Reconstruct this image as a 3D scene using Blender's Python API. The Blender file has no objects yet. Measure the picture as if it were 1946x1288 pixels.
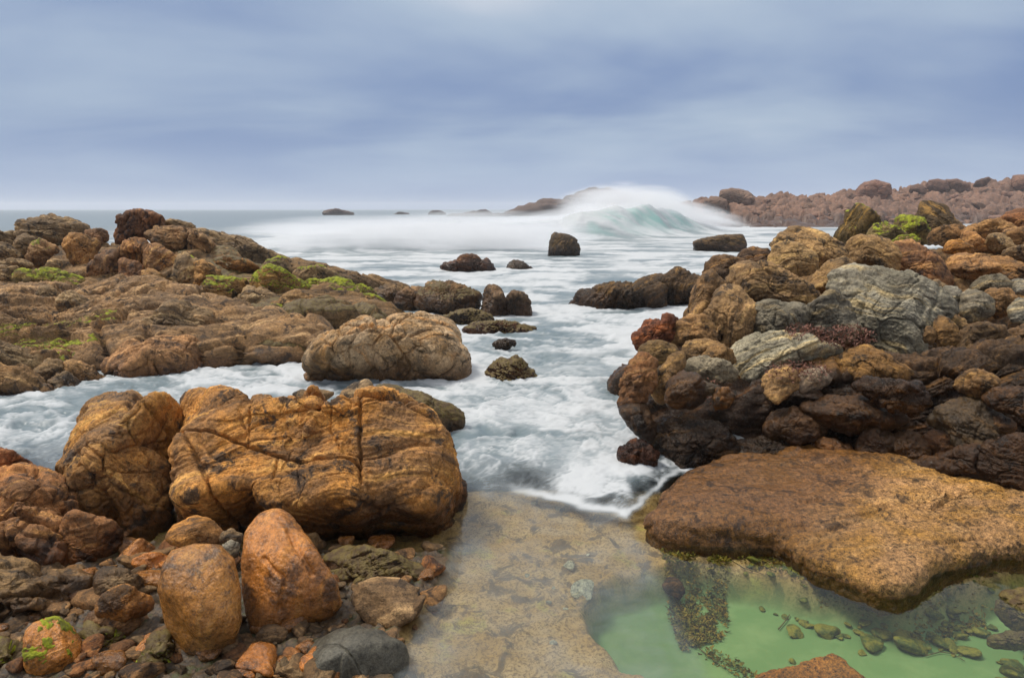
import bpy, math, random
import numpy as np
from mathutils import Vector

# ------------------------------------------------------------------ camera
SC = bpy.context.scene
COL = SC.collection
F_PX, W_PX, H_PX = 1297.0, 1946.0, 1288.0
CAM_H, PITCH = 2.0, math.radians(10.8)
cd = bpy.data.cameras.new("camera"); cam = bpy.data.objects.new("camera", cd); COL.objects.link(cam)
cd.sensor_width = 36.0; cd.lens = 36.0 * F_PX / W_PX; cd.clip_start = 0.05; cd.clip_end = 20000
cam.location = (0, 0, CAM_H); cam.rotation_euler = (math.pi / 2 - PITCH, 0, 0)
SC.camera = cam
# ------------------------------------------------------------------ light
SUN_EL, SUN_AZ = math.radians(60), math.radians(-78)     # azimuth measured from +Y towards +X
SC.view_settings.view_transform = 'Standard'; SC.view_settings.look = 'None'
SC.view_settings.exposure = 1.0; SC.view_settings.gamma = 1.0
sd = bpy.data.lights.new("sun", 'SUN'); sd.energy = 1.5; sd.angle = math.radians(14); sd.color = (1.0, 0.93, 0.82)
so = bpy.data.objects.new("sun", sd); COL.objects.link(so)
sdir = Vector((math.sin(SUN_AZ) * math.cos(SUN_EL), math.cos(SUN_AZ) * math.cos(SUN_EL), math.sin(SUN_EL)))
so.rotation_euler = sdir.to_track_quat('Z', 'Y').to_euler()
SC.cycles.max_bounces = 8; SC.cycles.transparent_max_bounces = 12; SC.cycles.volume_bounces = 3
SC.cycles.use_denoising = True; SC.cycles.sample_clamp_indirect = 4.0
SC.cycles.volume_step_rate = 2.0


class NT:
    """a few lines of sugar over a node tree"""
    def __init__(self, tree):
        self.t = tree; self.n = tree.nodes; self.l = tree.links
    def put(self, sock, v):
        if isinstance(v, bpy.types.NodeSocket): self.l.new(v, sock)
        elif v is not None:
            try: sock.default_value = v
            except Exception:
                sock.default_value = (v[0], v[1], v[2], 1) if len(v) == 3 else v[:3]
    def node(self, typ, ins={}, **kw):
        nd = self.n.new(typ)
        for k, v in kw.items(): setattr(nd, k, v)
        for k, v in ins.items(): self.put(nd.inputs[k], v)
        return nd
    def math(self, op, a, b=None, c=None, clamp=False):
        nd = self.n.new('ShaderNodeMath'); nd.operation = op; nd.use_clamp = clamp
        self.put(nd.inputs[0], a)
        if b is not None: self.put(nd.inputs[1], b)
        if c is not None: self.put(nd.inputs[2], c)
        return nd.outputs[0]
    def vmath(self, op, a, b=None):
        nd = self.n.new('ShaderNodeVectorMath'); nd.operation = op
        self.put(nd.inputs[0], a)
        if b is not None: self.put(nd.inputs[1], b)
        return nd.outputs['Vector']
    def noise(self, vec, scale, detail=3, rough=.5, dist=0.0):
        nd = self.n.new('ShaderNodeTexNoise')
        self.put(nd.inputs['Vector'], vec); self.put(nd.inputs['Scale'], scale)
        self.put(nd.inputs['Detail'], detail); self.put(nd.inputs['Roughness'], rough); self.put(nd.inputs['Distortion'], dist)
        return nd.outputs['Fac']
    def step(self, v, lo, hi, a=0.0, b=1.0):
        nd = self.n.new('ShaderNodeMapRange'); nd.interpolation_type = 'SMOOTHSTEP'
        self.put(nd.inputs['Value'], v)
        for k, x in zip(('From Min', 'From Max', 'To Min', 'To Max'), (lo, hi, a, b)): self.put(nd.inputs[k], x)
        return nd.outputs[0]
    def mix(self, fac, a, b, mode='MIX'):
        nd = self.n.new('ShaderNodeMix'); nd.data_type = 'RGBA'; nd.blend_type = mode
        self.put(nd.inputs[0], fac); self.put(nd.inputs[6], a); self.put(nd.inputs[7], b)
        return nd.outputs[2]
    def attr(self, name):
        nd = self.n.new('ShaderNodeAttribute'); nd.attribute_name = name
        return nd.outputs['Fac']
    def combine(self, x, y, z):
        nd = self.n.new('ShaderNodeCombineXYZ')
        for i, v in enumerate((x, y, z)): self.put(nd.inputs[i], v)
        return nd.outputs[0]
    def sep(self, v):
        nd = self.n.new('ShaderNodeSeparateXYZ'); self.put(nd.inputs[0], v); return nd.outputs


def rgb(r, g, b): return (r, g, b, 1.0)
def srgb(r, g, b):
    f = lambda c: (c / 255 / 12.92) if c / 255 <= .04045 else ((c / 255 + .055) / 1.055) ** 2.4
    return (f(r), f(g), f(b), 1.0)

# ------------------------------------------------------------------ sky
wd = bpy.data.worlds.new("World"); SC.world = wd; wd.use_nodes = True
t = NT(wd.node_tree); t.n.clear()
tc = t.node('ShaderNodeTexCoord').outputs['Generated']
s = t.sep(tc)
up = t.math('MAXIMUM', s[2], 0.0)
k = t.math('DIVIDE', 1.0, t.math('ADD', up, 0.16))
cloudp = t.combine(t.math('MULTIPLY', s[0], k), t.math('MULTIPLY', s[1], k), 0.0)
n1 = t.noise(t.vmath('ADD', cloudp, (3.1, 7.7, 0)), 0.36, 4, .48, .6)
n2 = t.noise(t.vmath('MULTIPLY', t.vmath('ADD', cloudp, (11.3, 1.9, 0)), (0.6, 1.0, 1)), 0.8, 5, .5, .4)
m = t.math('ADD', t.math('MULTIPLY', n1, .52), t.math('MULTIPLY', n2, .48))
# a thinner, brighter break in the layer ahead of the viewer, high up
gap = t.math('MULTIPLY', t.step(t.math('ABSOLUTE', t.math('SUBTRACT', s[0], t.math('MULTIPLY', up, -0.12))), 0.0, 0.34, 1.0, 0.0), t.step(up, .10, .31))
m = t.math('ADD', m, t.math('MULTIPLY', gap, .23))
c = t.mix(t.step(m, .38, .60), srgb(133, 157, 200), srgb(184, 202, 224))
c = t.mix(t.step(m, .56, .74), c, srgb(226, 232, 243))
c = t.mix(t.step(up, 0.0, .13, 0.85, 0.0), c, srgb(172, 192, 226))
zen = t.step(up, .30, .85, 1.0, 1.9)            # overcast sky: brightest overhead
zc = t.mix(t.step(up, .28, .7), c, srgb(222, 222, 222))
zc = t.mix(1.0, zc, t.combine(zen, zen, zen), 'MULTIPLY')
sky = t.node('ShaderNodeTexSky', sky_type='NISHITA', sun_disc=False, sun_elevation=SUN_EL, sun_rotation=SUN_AZ)
skc = t.mix(1.0, sky.outputs[0], (.08, .08, .08, 1), 'MULTIPLY')
fin = t.mix(0.9, skc, zc)
bg = t.node('ShaderNodeBackground', {'Color': fin, 'Strength': 0.45})
t.l.new(bg.outputs[0], t.node('ShaderNodeOutputWorld').inputs[0])

# ------------------------------------------------------------------ numpy noise
_rng = np.random.default_rng(5)
_G = _rng.normal(size=(256, 3)).astype(np.float32); _G /= np.linalg.norm(_G, axis=1)[:, None]
_U = _rng.random((256, 4)).astype(np.float32)

def _hash(ix, iy, iz, seed):
    h = ix.astype(np.uint32) * np.uint32(374761393) + iy.astype(np.uint32) * np.uint32(668265263) + iz.astype(np.uint32) * np.uint32(2147483647) + np.uint32((seed * 974634777) & 0xffffffff)
    h = (h ^ (h >> np.uint32(13))) * np.uint32(1274126177)
    return (h ^ (h >> np.uint32(16))) & np.uint32(255)

def perlin(P, seed=0):
    P = np.asarray(P, np.float32); I = np.floor(P); f = P - I; I = I.astype(np.int64)
    u = f * f * f * (f * (f * 6 - 15) + 10)
    out = np.zeros(len(P), np.float32)
    for dx in (0, 1):
        wx = u[:, 0] if dx else 1 - u[:, 0]
        for dy in (0, 1):
            wy = wx * (u[:, 1] if dy else 1 - u[:, 1])
            for dz in (0, 1):
                g = _G[_hash(I[:, 0] + dx, I[:, 1] + dy, I[:, 2] + dz, seed)]
                out += wy * (u[:, 2] if dz else 1 - u[:, 2]) * (g[:, 0] * (f[:, 0] - dx) + g[:, 1] * (f[:, 1] - dy) + g[:, 2] * (f[:, 2] - dz))
    return out * 1.5

def fbm(P, octv=4, seed=0, gain=.5, ridged=False):
    P = np.asarray(P, np.float32); a, tot, out = 1.0, 0.0, np.zeros(len(P), np.float32)
    for o in range(octv):
        n = perlin(P, seed + o * 17)
        if ridged: n = 1 - 2 * np.abs(n)
        out += a * n; tot += a; a *= gain; P = P * 2.03 + 11.7
    return out / tot

def worley(P, seed=0):
    P = np.asarray(P, np.float32); I = np.floor(P).astype(np.int64)
    F1 = np.full(len(P), 9, np.float32); F2 = F1.copy(); cid = np.zeros(len(P), np.float32); fac = np.zeros(len(P), np.float32)
    for dx in (-1, 0, 1):
        for dy in (-1, 0, 1):
            for dz in (-1, 0, 1):
                c_ = I + np.array((dx, dy, dz)); hs = _hash(c_[:, 0], c_[:, 1], c_[:, 2], seed); r = _U[hs]
                q = c_ + .08 + .84 * r[:, :3] - P; d = np.sqrt((q ** 2).sum(1)).astype(np.float32)
                nw = d < F1
                F2 = np.where(nw, F1, np.minimum(F2, d)); cid = np.where(nw, r[:, 3], cid); fac = np.where(nw, (q * _G[hs]).sum(1), fac); F1 = np.where(nw, d, F1)
    return F1, F2, cid, fac

def sstep(x, a, b):
    q = np.clip((x - a) / (b - a), 0, 1); return q * q * (3 - 2 * q)

# ------------------------------------------------------------------ helpers
def setp(o, label=None, cat=None, group=None, kind=None):
    if label: o['label'] = label
    if cat: o['category'] = cat
    if group: o['group'] = group
    if kind: o['kind'] = kind
    return o

def mesh_np(name, V, Q, mat, attrs={}, parent=None, loc=None):
    me = bpy.data.meshes.new(name); k = Q.shape[1]
    me.vertices.add(len(V)); me.vertices.foreach_set('co', np.ascontiguousarray(V, np.float32).ravel())
    me.loops.add(Q.size); me.loops.foreach_set('vertex_index', np.ascontiguousarray(Q, np.int32).ravel())
    me.polygons.add(len(Q)); me.polygons.foreach_set('loop_start', np.arange(0, Q.size, k, dtype=np.int32))
    me.polygons.foreach_set('use_smooth', np.ones(len(Q), bool))
    me.update(calc_edges=True)
    for a, d in attrs.items():
        at = me.attributes.new(a, 'FLOAT', 'POINT'); at.data.foreach_set('value', np.ascontiguousarray(d, np.float32))
    if mat: me.materials.append(mat)
    o = bpy.data.objects.new(name, me); COL.objects.link(o)
    if loc is not None: o.location = loc
    if parent is not None: o.parent = parent
    return o

_topo = {}
def cubesphere(n):
    if n in _topo: return _topo[n]
    g = np.tan(np.linspace(-1, 1, n + 1) * math.pi / 4); A, B = np.meshgrid(g, g, indexing='ij'); one = np.ones_like(A)
    fs = [(one, A, B), (-one, B, A), (B, one, A), (A, -one, B), (A, B, one), (B, A, -one)]
    V = np.concatenate([np.stack(f, -1).reshape(-1, 3) for f in fs]); V /= np.linalg.norm(V, axis=1)[:, None]
    i, j = np.meshgrid(np.arange(n), np.arange(n), indexing='ij'); b = (i * (n + 1) + j).ravel()
    q = np.stack([b, b + n + 1, b + n + 2, b + 1], 1)
    Q = np.concatenate([q + f * (n + 1) ** 2 for f in range(6)])
    key = np.round(V * 1e5).astype(np.int64)
    _, first, inv = np.unique(key, axis=0, return_index=True, return_inverse=True)
    _topo[n] = (V[first].astype(np.float32), inv.reshape(-1)[Q])
    return _topo[n]

def normals(V, Q):
    a, b, c_, d = V[Q[:, 0]], V[Q[:, 1]], V[Q[:, 2]], V[Q[:, 3]]
    fn = np.cross(c_ - a, d - b); N = np.zeros_like(V)
    for k_ in range(4):
        for ax in range(3): N[:, ax] += np.bincount(Q[:, k_], fn[:, ax], len(V))
    return N / (np.linalg.norm(N, axis=1)[:, None] + 1e-12)

CAMP = np.array((0, 0, CAM_H))
def ray(px, py):
    x, v = (px - W_PX / 2) / F_PX, -(py - H_PX / 2) / F_PX
    return np.array((x, math.cos(PITCH) + v * math.sin(PITCH), -math.sin(PITCH) + v * math.cos(PITCH)))
def at(px, py, Y):
    d = ray(px, py); return CAMP + d * (Y / d[1])
def ground(px, py, z=0.0):
    d = ray(px, py); return CAMP + d * ((z - CAM_H) / d[2])
CROPS = dict(A=(0, 380, 3.22), B=(450, 380, 3.22), C=(0, 700, 2.19), D=(450, 700, 2.19), E=(850, 340, 2.8), F=(1150, 380, 2.445),
             G=(1150, 820, 2.445), H=(750, 820, 2.752), I=(0, 0, 1), J=(1500, 320, 4.025), K=(1150, 560, 3.788), L=(1500, 600, 3.789),
             M=(1230, 320, 2.718), N=(0, 380, 7.156), O=(0, 1040, 5.194))
def px_pts(crop, pts):
    ox, oy, s_ = CROPS[crop]; return [(ox + x / s_, oy + y / s_) for x, y in pts]

# ------------------------------------------------------------------ materials
def rock_mat(name, A, B, C, D, stain=.92, band=.8, grain=1.0, rough=.78, spec=.35, bump=1.0):
    m_ = bpy.data.materials.new(name); m_.use_nodes = True; t = NT(m_.node_tree); t.n.clear()
    P = t.node('ShaderNodeNewGeometry').outputs['Position']
    sc = t.attr('sc'); wet = t.attr('wet'); cv = t.attr('cellv')
    col = t.mix(t.step(t.noise(P, 2.1, 5, .62, .4), .36, .64), A, B)
    xyz = t.sep(P)
    sv = t.combine(t.math('MULTIPLY', sc, 16.0), t.math('MULTIPLY', xyz[0], 1.3), t.math('MULTIPLY', t.math('ADD', xyz[1], xyz[2]), 1.3))
    sn = t.noise(sv, 1.0, 5, .62, .35)
    col = t.mix(t.math('MULTIPLY', t.step(sn, .52, .66), band), col, D)
    col = t.mix(t.math('MULTIPLY', t.step(sn, .46, .34), band * .8), col, C)
    st = t.noise(P, 5.5, 9, .72, .5)
    col = t.mix(t.math('MULTIPLY', t.step(st, .53, .61), stain), col, C)
    pale = t.noise(t.vmath('ADD', P, (7, 3, 1)), 9.0, 8, .75)
    col = t.mix(t.math('MULTIPLY', t.step(pale, .58, .74), .45), col, D)
    v = t.math('MULTIPLY_ADD', cv, .55, .72)
    col = t.mix(1.0, col, t.combine(v, v, v), 'MULTIPLY')
    g = t.noise(P, 140.0, 3, .7); g2 = t.noise(P, 38.0, 4, .65)
    g3 = t.noise(P, 13.0, 6, .7, .3)
    gv = t.math('ADD', t.math('MULTIPLY', t.math('SUBTRACT', g3, .5), 1.2), t.math('ADD', t.math('MULTIPLY', t.math('SUBTRACT', g, .5), 2.2 * grain), t.math('MULTIPLY_ADD', t.math('SUBTRACT', g2, .5), 2.2 * grain, 1.0)))
    gv = t.math('MAXIMUM', gv, .12)
    col = t.mix(1.0, col, t.combine(gv, gv, gv), 'MULTIPLY')
    col = t.mix(1.0, col, t.node('ShaderNodeObjectInfo').outputs['Color'], 'MULTIPLY')
    dark = t.mix(1.0, col, (.38, .31, .25, 1), 'MULTIPLY')
    col = t.mix(wet, col, dark)
    h1 = t.noise(P, 20.0, 10, .66, .2)
    b1 = t.node('ShaderNodeBump', {'Height': h1, 'Strength': .75 * bump, 'Distance': .04})
    b2 = t.node('ShaderNodeBump', {'Height': sn, 'Strength': .35 * bump, 'Distance': .02, 'Normal': b1.outputs[0]})
    b3 = t.node('ShaderNodeBump', {'Height': g, 'Strength': .35 * bump, 'Distance': .006, 'Normal': b2.outputs[0]})
    p = t.node('ShaderNodeBsdfPrincipled', {'Base Color': col, 'Normal': b3.outputs[0], 'Specular IOR Level': spec,
               'Roughness': t.math('ADD', t.math('MULTIPLY', wet, -.42), t.math('MULTIPLY_ADD', g2, .3, rough - .15))})
    t.l.new(p.outputs[0], t.node('ShaderNodeOutputMaterial').inputs[0])
    return m_

M = {}
M['orange'] = rock_mat('orange_gneiss', rgb(.50, .215, .042), rgb(.235, .118, .045), rgb(.05, .033, .022), rgb(.68, .35, .09))
M['rust'] = rock_mat('wet_rust_stone', rgb(.44, .185, .034), rgb(.22, .10, .03), rgb(.07, .042, .024), rgb(.56, .29, .07), stain=.8, band=.4, rough=.27, spec=.55, bump=.8)
M['brown'] = rock_mat('brown_gneiss', rgb(.25, .152, .066), rgb(.16, .105, .056), rgb(.045, .032, .022), rgb(.44, .30, .15))
M['red'] = rock_mat('red_gneiss', rgb(.27, .125, .045), rgb(.155, .082, .040), rgb(.042, .026, .02), rgb(.40, .22, .08))
M['grey'] = rock_mat('grey_gneiss', rgb(.265, .235, .18), rgb(.165, .145, .105), rgb(.06, .048, .035), rgb(.44, .33, .17), stain=.55)
M['gold'] = rock_mat('golden_gneiss', rgb(.36, .22, .095), rgb(.22, .14, .068), rgb(.05, .036, .024), rgb(.54, .35, .14))
M['dark'] = rock_mat('dark_wet_rock', rgb(.085, .053, .028), rgb(.05, .034, .020), rgb(.020, .014, .010), rgb(.23, .135, .045), rough=.68, spec=.25)
M['dome'] = rock_mat('pale_banded_gneiss', rgb(.46, .33, .195), rgb(.27, .155, .058), rgb(.055, .04, .024), rgb(.55, .27, .08), stain=.8, band=.75)
M['slate'] = rock_mat('smooth_dark_grey_stone', rgb(.085, .078, .058), rgb(.065, .058, .042), rgb(.04, .034, .026), rgb(.13, .12, .085), stain=.4, band=.25, rough=.5, bump=.5)
M['tan'] = rock_mat('tan_ledge_rock', rgb(.34, .185, .075), rgb(.29, .145, .03), rgb(.07, .038, .016), rgb(.46, .29, .13), stain=.85, band=.3, grain=1.7)
M['far'] = rock_mat('headland_granite', rgb(.215, .115, .072), rgb(.15, .088, .062), rgb(.065, .042, .036), rgb(.28, .165, .11), stain=.5, band=.3, grain=.5)

def simple(name, col, col2, scale=30, rough=.8, bump=.6, spec=.3, lo=.4, hi=.6):
    m_ = bpy.data.materials.new(name); m_.use_nodes = True; t = NT(m_.node_tree); t.n.clear()
    P = t.node('ShaderNodeNewGeometry').outputs['Position']
    n = t.noise(P, scale, 6, .7); n2 = t.noise(P, scale * 6, 3, .6)
    c_ = t.mix(t.step(n, lo, hi), col, col2); v = t.math('MULTIPLY_ADD', n2, 1.0, .5)
    c_ = t.mix(1.0, c_, t.combine(v, v, v), 'MULTIPLY')
    b = t.node('ShaderNodeBump', {'Height': n2, 'Strength': bump, 'Distance': .012})
    p = t.node('ShaderNodeBsdfPrincipled', {'Base Color': c_, 'Roughness': rough, 'Normal': b.outputs[0], 'Specular IOR Level': spec})
    t.l.new(p.outputs[0], t.node('ShaderNodeOutputMaterial').inputs[0])
    return m_
M['moss'] = simple('bright_green_algae', rgb(.10, .10, .012), rgb(.26, .28, .014), 16, lo=.40, hi=.60)
M['weed'] = simple('brown_green_weed', rgb(.075, .045, .018), rgb(.14, .10, .028), 25, rough=.5)
M['weed2'] = simple('brown_drift_weed', rgb(.24, .15, .015), rgb(.12, .12, .015), 20, rough=.6)
M['redweed'] = simple('red_seaweed', rgb(.13, .05, .035), rgb(.27, .13, .085), 30, rough=.5)
M['poolpebble'] = simple('algae_coated_pebble', rgb(.055, .075, .012), rgb(.20, .17, .022), 18, rough=.6)
M['twig'] = simple('dead_weed_stalk', rgb(.07, .05, .02), rgb(.14, .10, .03), 30)

# ------------------------------------------------------------------ rock builder
def plane_frame(cx, cy, Y, ext):
    if isinstance(Y, (int, float)):
        C = at(cx, cy, Y); w = C - CAMP; w /= np.linalg.norm(w); u = np.cross(w, (0, 0, 1)); u /= np.linalg.norm(u); v = np.cross(u, w)
        return C, u, v, w
    x0, y0, x1, y1 = ext
    Yt, Yb = Y[:2]; T = at(cx, y0, Yt); B = at(cx, y1, Yb); v = T - B; v /= np.linalg.norm(v)
    # both points and the lateral direction fix the plane
    C0 = (T + B) / 2
    if len(Y) == 4: Rt, Lf = at(x1, cy, Y[3]), at(x0, cy, Y[2]); u = Rt - Lf
    else: u = np.array((1.0, 0, 0))
    u = u - v * u.dot(v); u /= np.linalg.norm(u); w = np.cross(v, u); w = w / np.linalg.norm(w)
    if w.dot(C0 - CAMP) < 0: w = -w
    d = ray(cx, cy); C = CAMP + d * ((C0 - CAMP).dot(w) / d.dot(w))
    return C, u, v, w

NROCK = [0]
TOTV = [0]
def rock(label, mat, crop, pts, Y, b=.5, p=5.0, cuts=7, cut=(.88, 1.08), n=None, sa=10, big=.05, cell=.03, cellf=2.6, crack=.02, strata=.012, strf=9,
         fine=.006, facet=.03, small=.010, off=0.0, wz=.06, wband=.22, cracks=(), moss=0, mossz=.25, wetx=None, grow=1.0, weed=0, tint=(1, 1, 1), name='boulder', cat='boulder', group=None, seed=None, plan=None, rnd=0, front=.35, kind=None):
    NROCK[0] += 1; seed = NROCK[0] if seed is None else seed
    rg = np.random.default_rng(1000 + seed)
    pp = px_pts(crop, pts); xs, ys = [q[0] for q in pp], [q[1] for q in pp]
    A2 = cx = cy = 0.0
    for (x0, y0), (x1, y1) in zip(pp, pp[1:] + pp[:1]):
        cr = x0 * y1 - x1 * y0; A2 += cr; cx += (x0 + x1) * cr; cy += (y0 + y1) * cr
    cx /= 3 * A2; cy /= 3 * A2
    if plan is not None:
        C = ground(cx, cy, plan); u, v, w = np.array((1., 0, 0)), np.array((0, 1., 0)), np.array((0, 0, -1.))
    else:
        C, u, v, w = plane_frame(cx, cy, Y, (min(xs), min(ys), max(xs), max(ys)))
    if plan is None: C = C + 0.0
    def to_uv(x, y):
        d = ray(x, y); q = CAMP + d * ((C - CAMP).dot(w) / d.dot(w)) - C
        return q.dot(u), q.dot(v)
    uv = np.array([to_uv(x, y) for x, y in pp])
    # radial outline
    K = 720; th = np.arange(K) * 2 * math.pi / K; dxy = np.stack([np.cos(th), np.sin(th)], 1); R = np.zeros(K)
    for a, e in zip(uv, np.roll(uv, -1, 0)):
        s_ = e - a; den = dxy[:, 0] * s_[1] - dxy[:, 1] * s_[0]; den = np.where(np.abs(den) < 1e-9, 1e-9, den)
        tt = (a[0] * s_[1] - a[1] * s_[0]) / den; q = (a[0] * dxy[:, 1] - a[1] * dxy[:, 0]) / den
        R = np.where((q >= -1e-6) & (q <= 1 + 1e-6) & (tt > 0), np.maximum(R, tt), R)
    R[R == 0] = R[R > 0].min()
    ker = np.exp(-np.linspace(-2, 2, 13) ** 2); ker /= ker.sum()
    R = np.convolve(np.concatenate([R[-6:], R, R[:6]]), ker, 'valid')
    R *= grow
    S = math.sqrt(.5 * (R * R).sum() * 2 * math.pi / K)                     # sqrt of the outline's area, metres
    bb = b * S
    extent = max(max(xs) - min(xs), max(ys) - min(ys))
    if n is None: n = int(np.clip(extent * .34, 10, 230))
    D, Q = cubesphere(n)
    D = D.copy(); D[:, 2] -= front                                           # columns: u, v, w ; denser on the near side
    D /= np.linalg.norm(D, axis=1)[:, None]
    rho = np.hypot(D[:, 0], D[:, 1]) + 1e-6; ang = np.mod(np.arctan2(D[:, 1], D[:, 0]), 2 * math.pi) * K / (2 * math.pi)
    i0 = ang.astype(int) % K; f = ang - np.floor(ang); Rd = R[i0] * (1 - f) + R[(i0 + 1) % K] * f
    acc = (rho / Rd) ** p + (np.abs(D[:, 2]) / bb) ** p
    for _ in range(cuts):
        nv = rg.normal(size=3); nv[2] = -abs(nv[2]) * 1.1 - .25; nv /= np.linalg.norm(nv)
        a_ = math.atan2(nv[1], nv[0]); sr = R[int((a_ % (2 * math.pi)) * K / (2 * math.pi)) % K] * math.hypot(nv[0], nv[1])
        dd = math.hypot(sr, nv[2] * bb) * rg.uniform(*cut)
        acc += (np.maximum(D @ nv, 0) / dd) ** (p * 1.6)
    r = acc ** (-1 / p)
    L = D * r[:, None]
    # the trimmed solid keeps the traced outline: widest extent per bearing brought back to it
    NB = 36 if n < 45 else 72 if n < 100 else 144
    for _ in range(3):
        Wp = C + off * w + L @ np.stack([u, v, w]) - CAMP
        kk = ((C - CAMP).dot(w) / (Wp @ w))[:, None]; Lp = Wp * kk + CAMP - C
        pu, pv = Lp @ u, Lp @ v; pr = np.hypot(pu, pv); pang = np.mod(np.arctan2(pv, pu), 2 * math.pi) / (2 * math.pi) * NB
        bi = pang.astype(int) % NB; mx = np.zeros(NB); np.maximum.at(mx, bi, pr)
        mx[mx <= 0] = np.median(mx[mx > 0]); Rb = R.reshape(NB, -1).mean(1); ra = np.clip(Rb / mx, .55, 1.7)
        if plan is not None: ra = np.clip(ra, .9, 1.2)
        k5 = np.array((1, 2, 3, 2, 1)) / 9; ra = np.convolve(np.concatenate([ra[-2:], ra, ra[:2]]), k5, 'valid')
        af = ang * NB / K - .5; a0 = np.floor(af).astype(int); fa = af - a0
        L[:, :2] *= (ra[a0 % NB] * (1 - fa) + ra[(a0 + 1) % NB] * fa)[:, None]
    W = C + L[:, :1] * u + L[:, 1:2] * v + L[:, 2:] * w
    W = (W + off * w).astype(np.float32)
    if np.linalg.det(np.stack([u, v, w])) < 0: Q = Q[:, ::-1]
    N = normals(W, Q)
    o_ = rg.uniform(-50, 50, 3).astype(np.float32)
    sa_ = math.radians(sa); tv = math.cos(sa_) * v - math.sin(sa_) * u + .35 * w; tv /= np.linalg.norm(tv)
    e1 = np.cross(tv, w); e1 /= np.linalg.norm(e1); e2 = np.cross(tv, e1)
    Pn = (W - C).astype(np.float32) / S + o_
    warp = fbm(Pn * 1.5, 3, seed + 3)
    sc = ((W - C) @ tv) + .16 * S * warp
    pa = np.stack([sc / S * 1.0, ((W - C) @ e1) / S, ((W - C) @ e2) / S], 1) + o_
    disp = big * S * fbm(Pn * 2.0, 4, seed)
    cellv = np.full(len(W), .5, np.float32)
    if cell or crack:
        pc = pa * np.array((1.35, .85, 1.0)) * cellf + .35 * np.stack([fbm(Pn * 3.1, 2, seed + 40), fbm(Pn * 3.1, 2, seed + 50), fbm(Pn * 3.1, 2, seed + 60)], 1)
        F1, F2, cid, fac = worley(pc, seed); edge = F2 - F1
        disp += cell * S * (.55 - F1 + .35 * (cid - .5)) - crack * S * (1 - sstep(edge, .0, .10)) * sstep(fbm(Pn * 2.3, 2, seed + 9), -.25, .1)
        cellv = cid * .8 + .1
        disp += facet * S * np.clip(fac, -.7, .7)
    if small:
        G1, G2, gid, gf = worley(pa * np.array((2.4, 1.3, 1.6)) * max(cellf, 2) + .5 * np.stack([warp, fbm(Pn * 4, 2, seed + 41), fbm(Pn * 4, 2, seed + 42)], 1), seed + 5)
        disp += small * S * (np.clip(gf, -.6, .6) + .6 * (gid - .5)) - .7 * small * S * (1 - sstep(G2 - G1, 0, .12)) * sstep(fbm(Pn * 3.3, 2, seed + 19), -.15, .2)
        cellv = .6 * cellv + .4 * gid
    if strata:
        ps = pa * np.array((strf, .9, .9))
        disp += 1.35 * strata * S * fbm(ps, 4, seed + 5, .6, ridged=True)
    Wm = W + o_
    disp += 1.6 * fine * fbm(Wm * 9, 4, seed + 7, .6, ridged=True) + fine * .9 * fbm(Wm * 34, 3, seed + 8, .6)
    for line, wd_, dp_ in cracks:
        ql = np.array([to_uv(*q) for q in px_pts(crop, line)]); du = np.full(len(W), 9.0)
        # positions as seen along the frame's own normal
        lu = L[:, 0] + .012 * fbm(Wm * 14, 3, seed + 21); lv = L[:, 1] + .012 * fbm(Wm * 14, 3, seed + 22)
        for a, e in zip(ql[:-1], ql[1:]):
            se = e - a; tt = np.clip(((lu - a[0]) * se[0] + (lv - a[1]) * se[1]) / (se @ se + 1e-9), 0, 1)
            du = np.minimum(du, np.hypot(lu - a[0] - tt * se[0], lv - a[1] - tt * se[1]))
        wv = wd_ * (1 + .5 * fbm(Wm * 5, 2, seed + 25))
        disp -= np.where(L[:, 2] < .3 * bb, dp_ * np.exp(-(du / wv) ** 2), 0)
    V = W + N * disp[:, None]
    wet = 1 - sstep(V[:, 2] + .30 * wband * 2 * fbm(Wm * 3.5, 3, seed + 31), wz, wz + wband)
    if wetx: wet = np.maximum(wet, (1 - sstep(V[:, 0] + .35 * fbm(Wm * 1.8, 4, seed + 33) - wetx[2] * (V[:, 1] - 3.8), wetx[0], wetx[1])) * .95)
    # the origin at the thing's base
    org = np.array((C[0], C[1], max(float(V[:, 2].min()), -.6)))
    o = mesh_np(name, V - org, Q, M[mat], dict(sc=sc, wet=wet, cellv=cellv), loc=org)
    o.color = (*tint, 1); setp(o, label, cat, group, kind)
    TOTV[0] += len(V)
    N2 = None
    for amt, mname, pname, zlo in ((moss, 'moss', 'moss_patch', mossz), (weed, 'weed', 'weed_patch', .1)):
        if not amt: continue
        if N2 is None: N2 = normals(V, Q)
        mk = sstep(N2[:, 2], zlo, zlo + .45) + .9 * fbm(Wm * 2.6 / max(S, .3), 4, seed + 70, .65) + .5 * fbm(Wm * 22, 3, seed + 71) - (1.16 - amt)
        fm = mk[Q].mean(1) > 0
        if fm.sum() < 12: continue
        Qm = Q[fm]; lab_ = np.arange(len(V))
        for _ in range(400):                                              # connected pieces
            mn = lab_[Qm].min(1); old = lab_.copy()
            for k_ in range(4): np.minimum.at(lab_, Qm[:, k_], mn)
            lab_ = lab_[lab_]
            if (old == lab_).all(): break
        fl = lab_[Qm[:, 0]]; u_, cnt_ = np.unique(fl, return_counts=True)
        for li in u_[np.argsort(-cnt_)][:7]:
            q = Qm[fl == li]
            if len(q) < max(12, .004 * len(Qm)): continue
            ids, inv = np.unique(q, return_inverse=True)
            th_ = .003 + np.clip(mk[ids], 0, .5) * .008 + .004 * fbm(Wm[ids] * 40, 2, seed + 72)
            th_ = np.where(mk[ids] < .05, -.004, th_)
            mesh_np(pname, V[ids] + N2[ids] * th_[:, None] - org, inv.reshape(q.shape), M[mname], parent=o)
    return o

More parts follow.
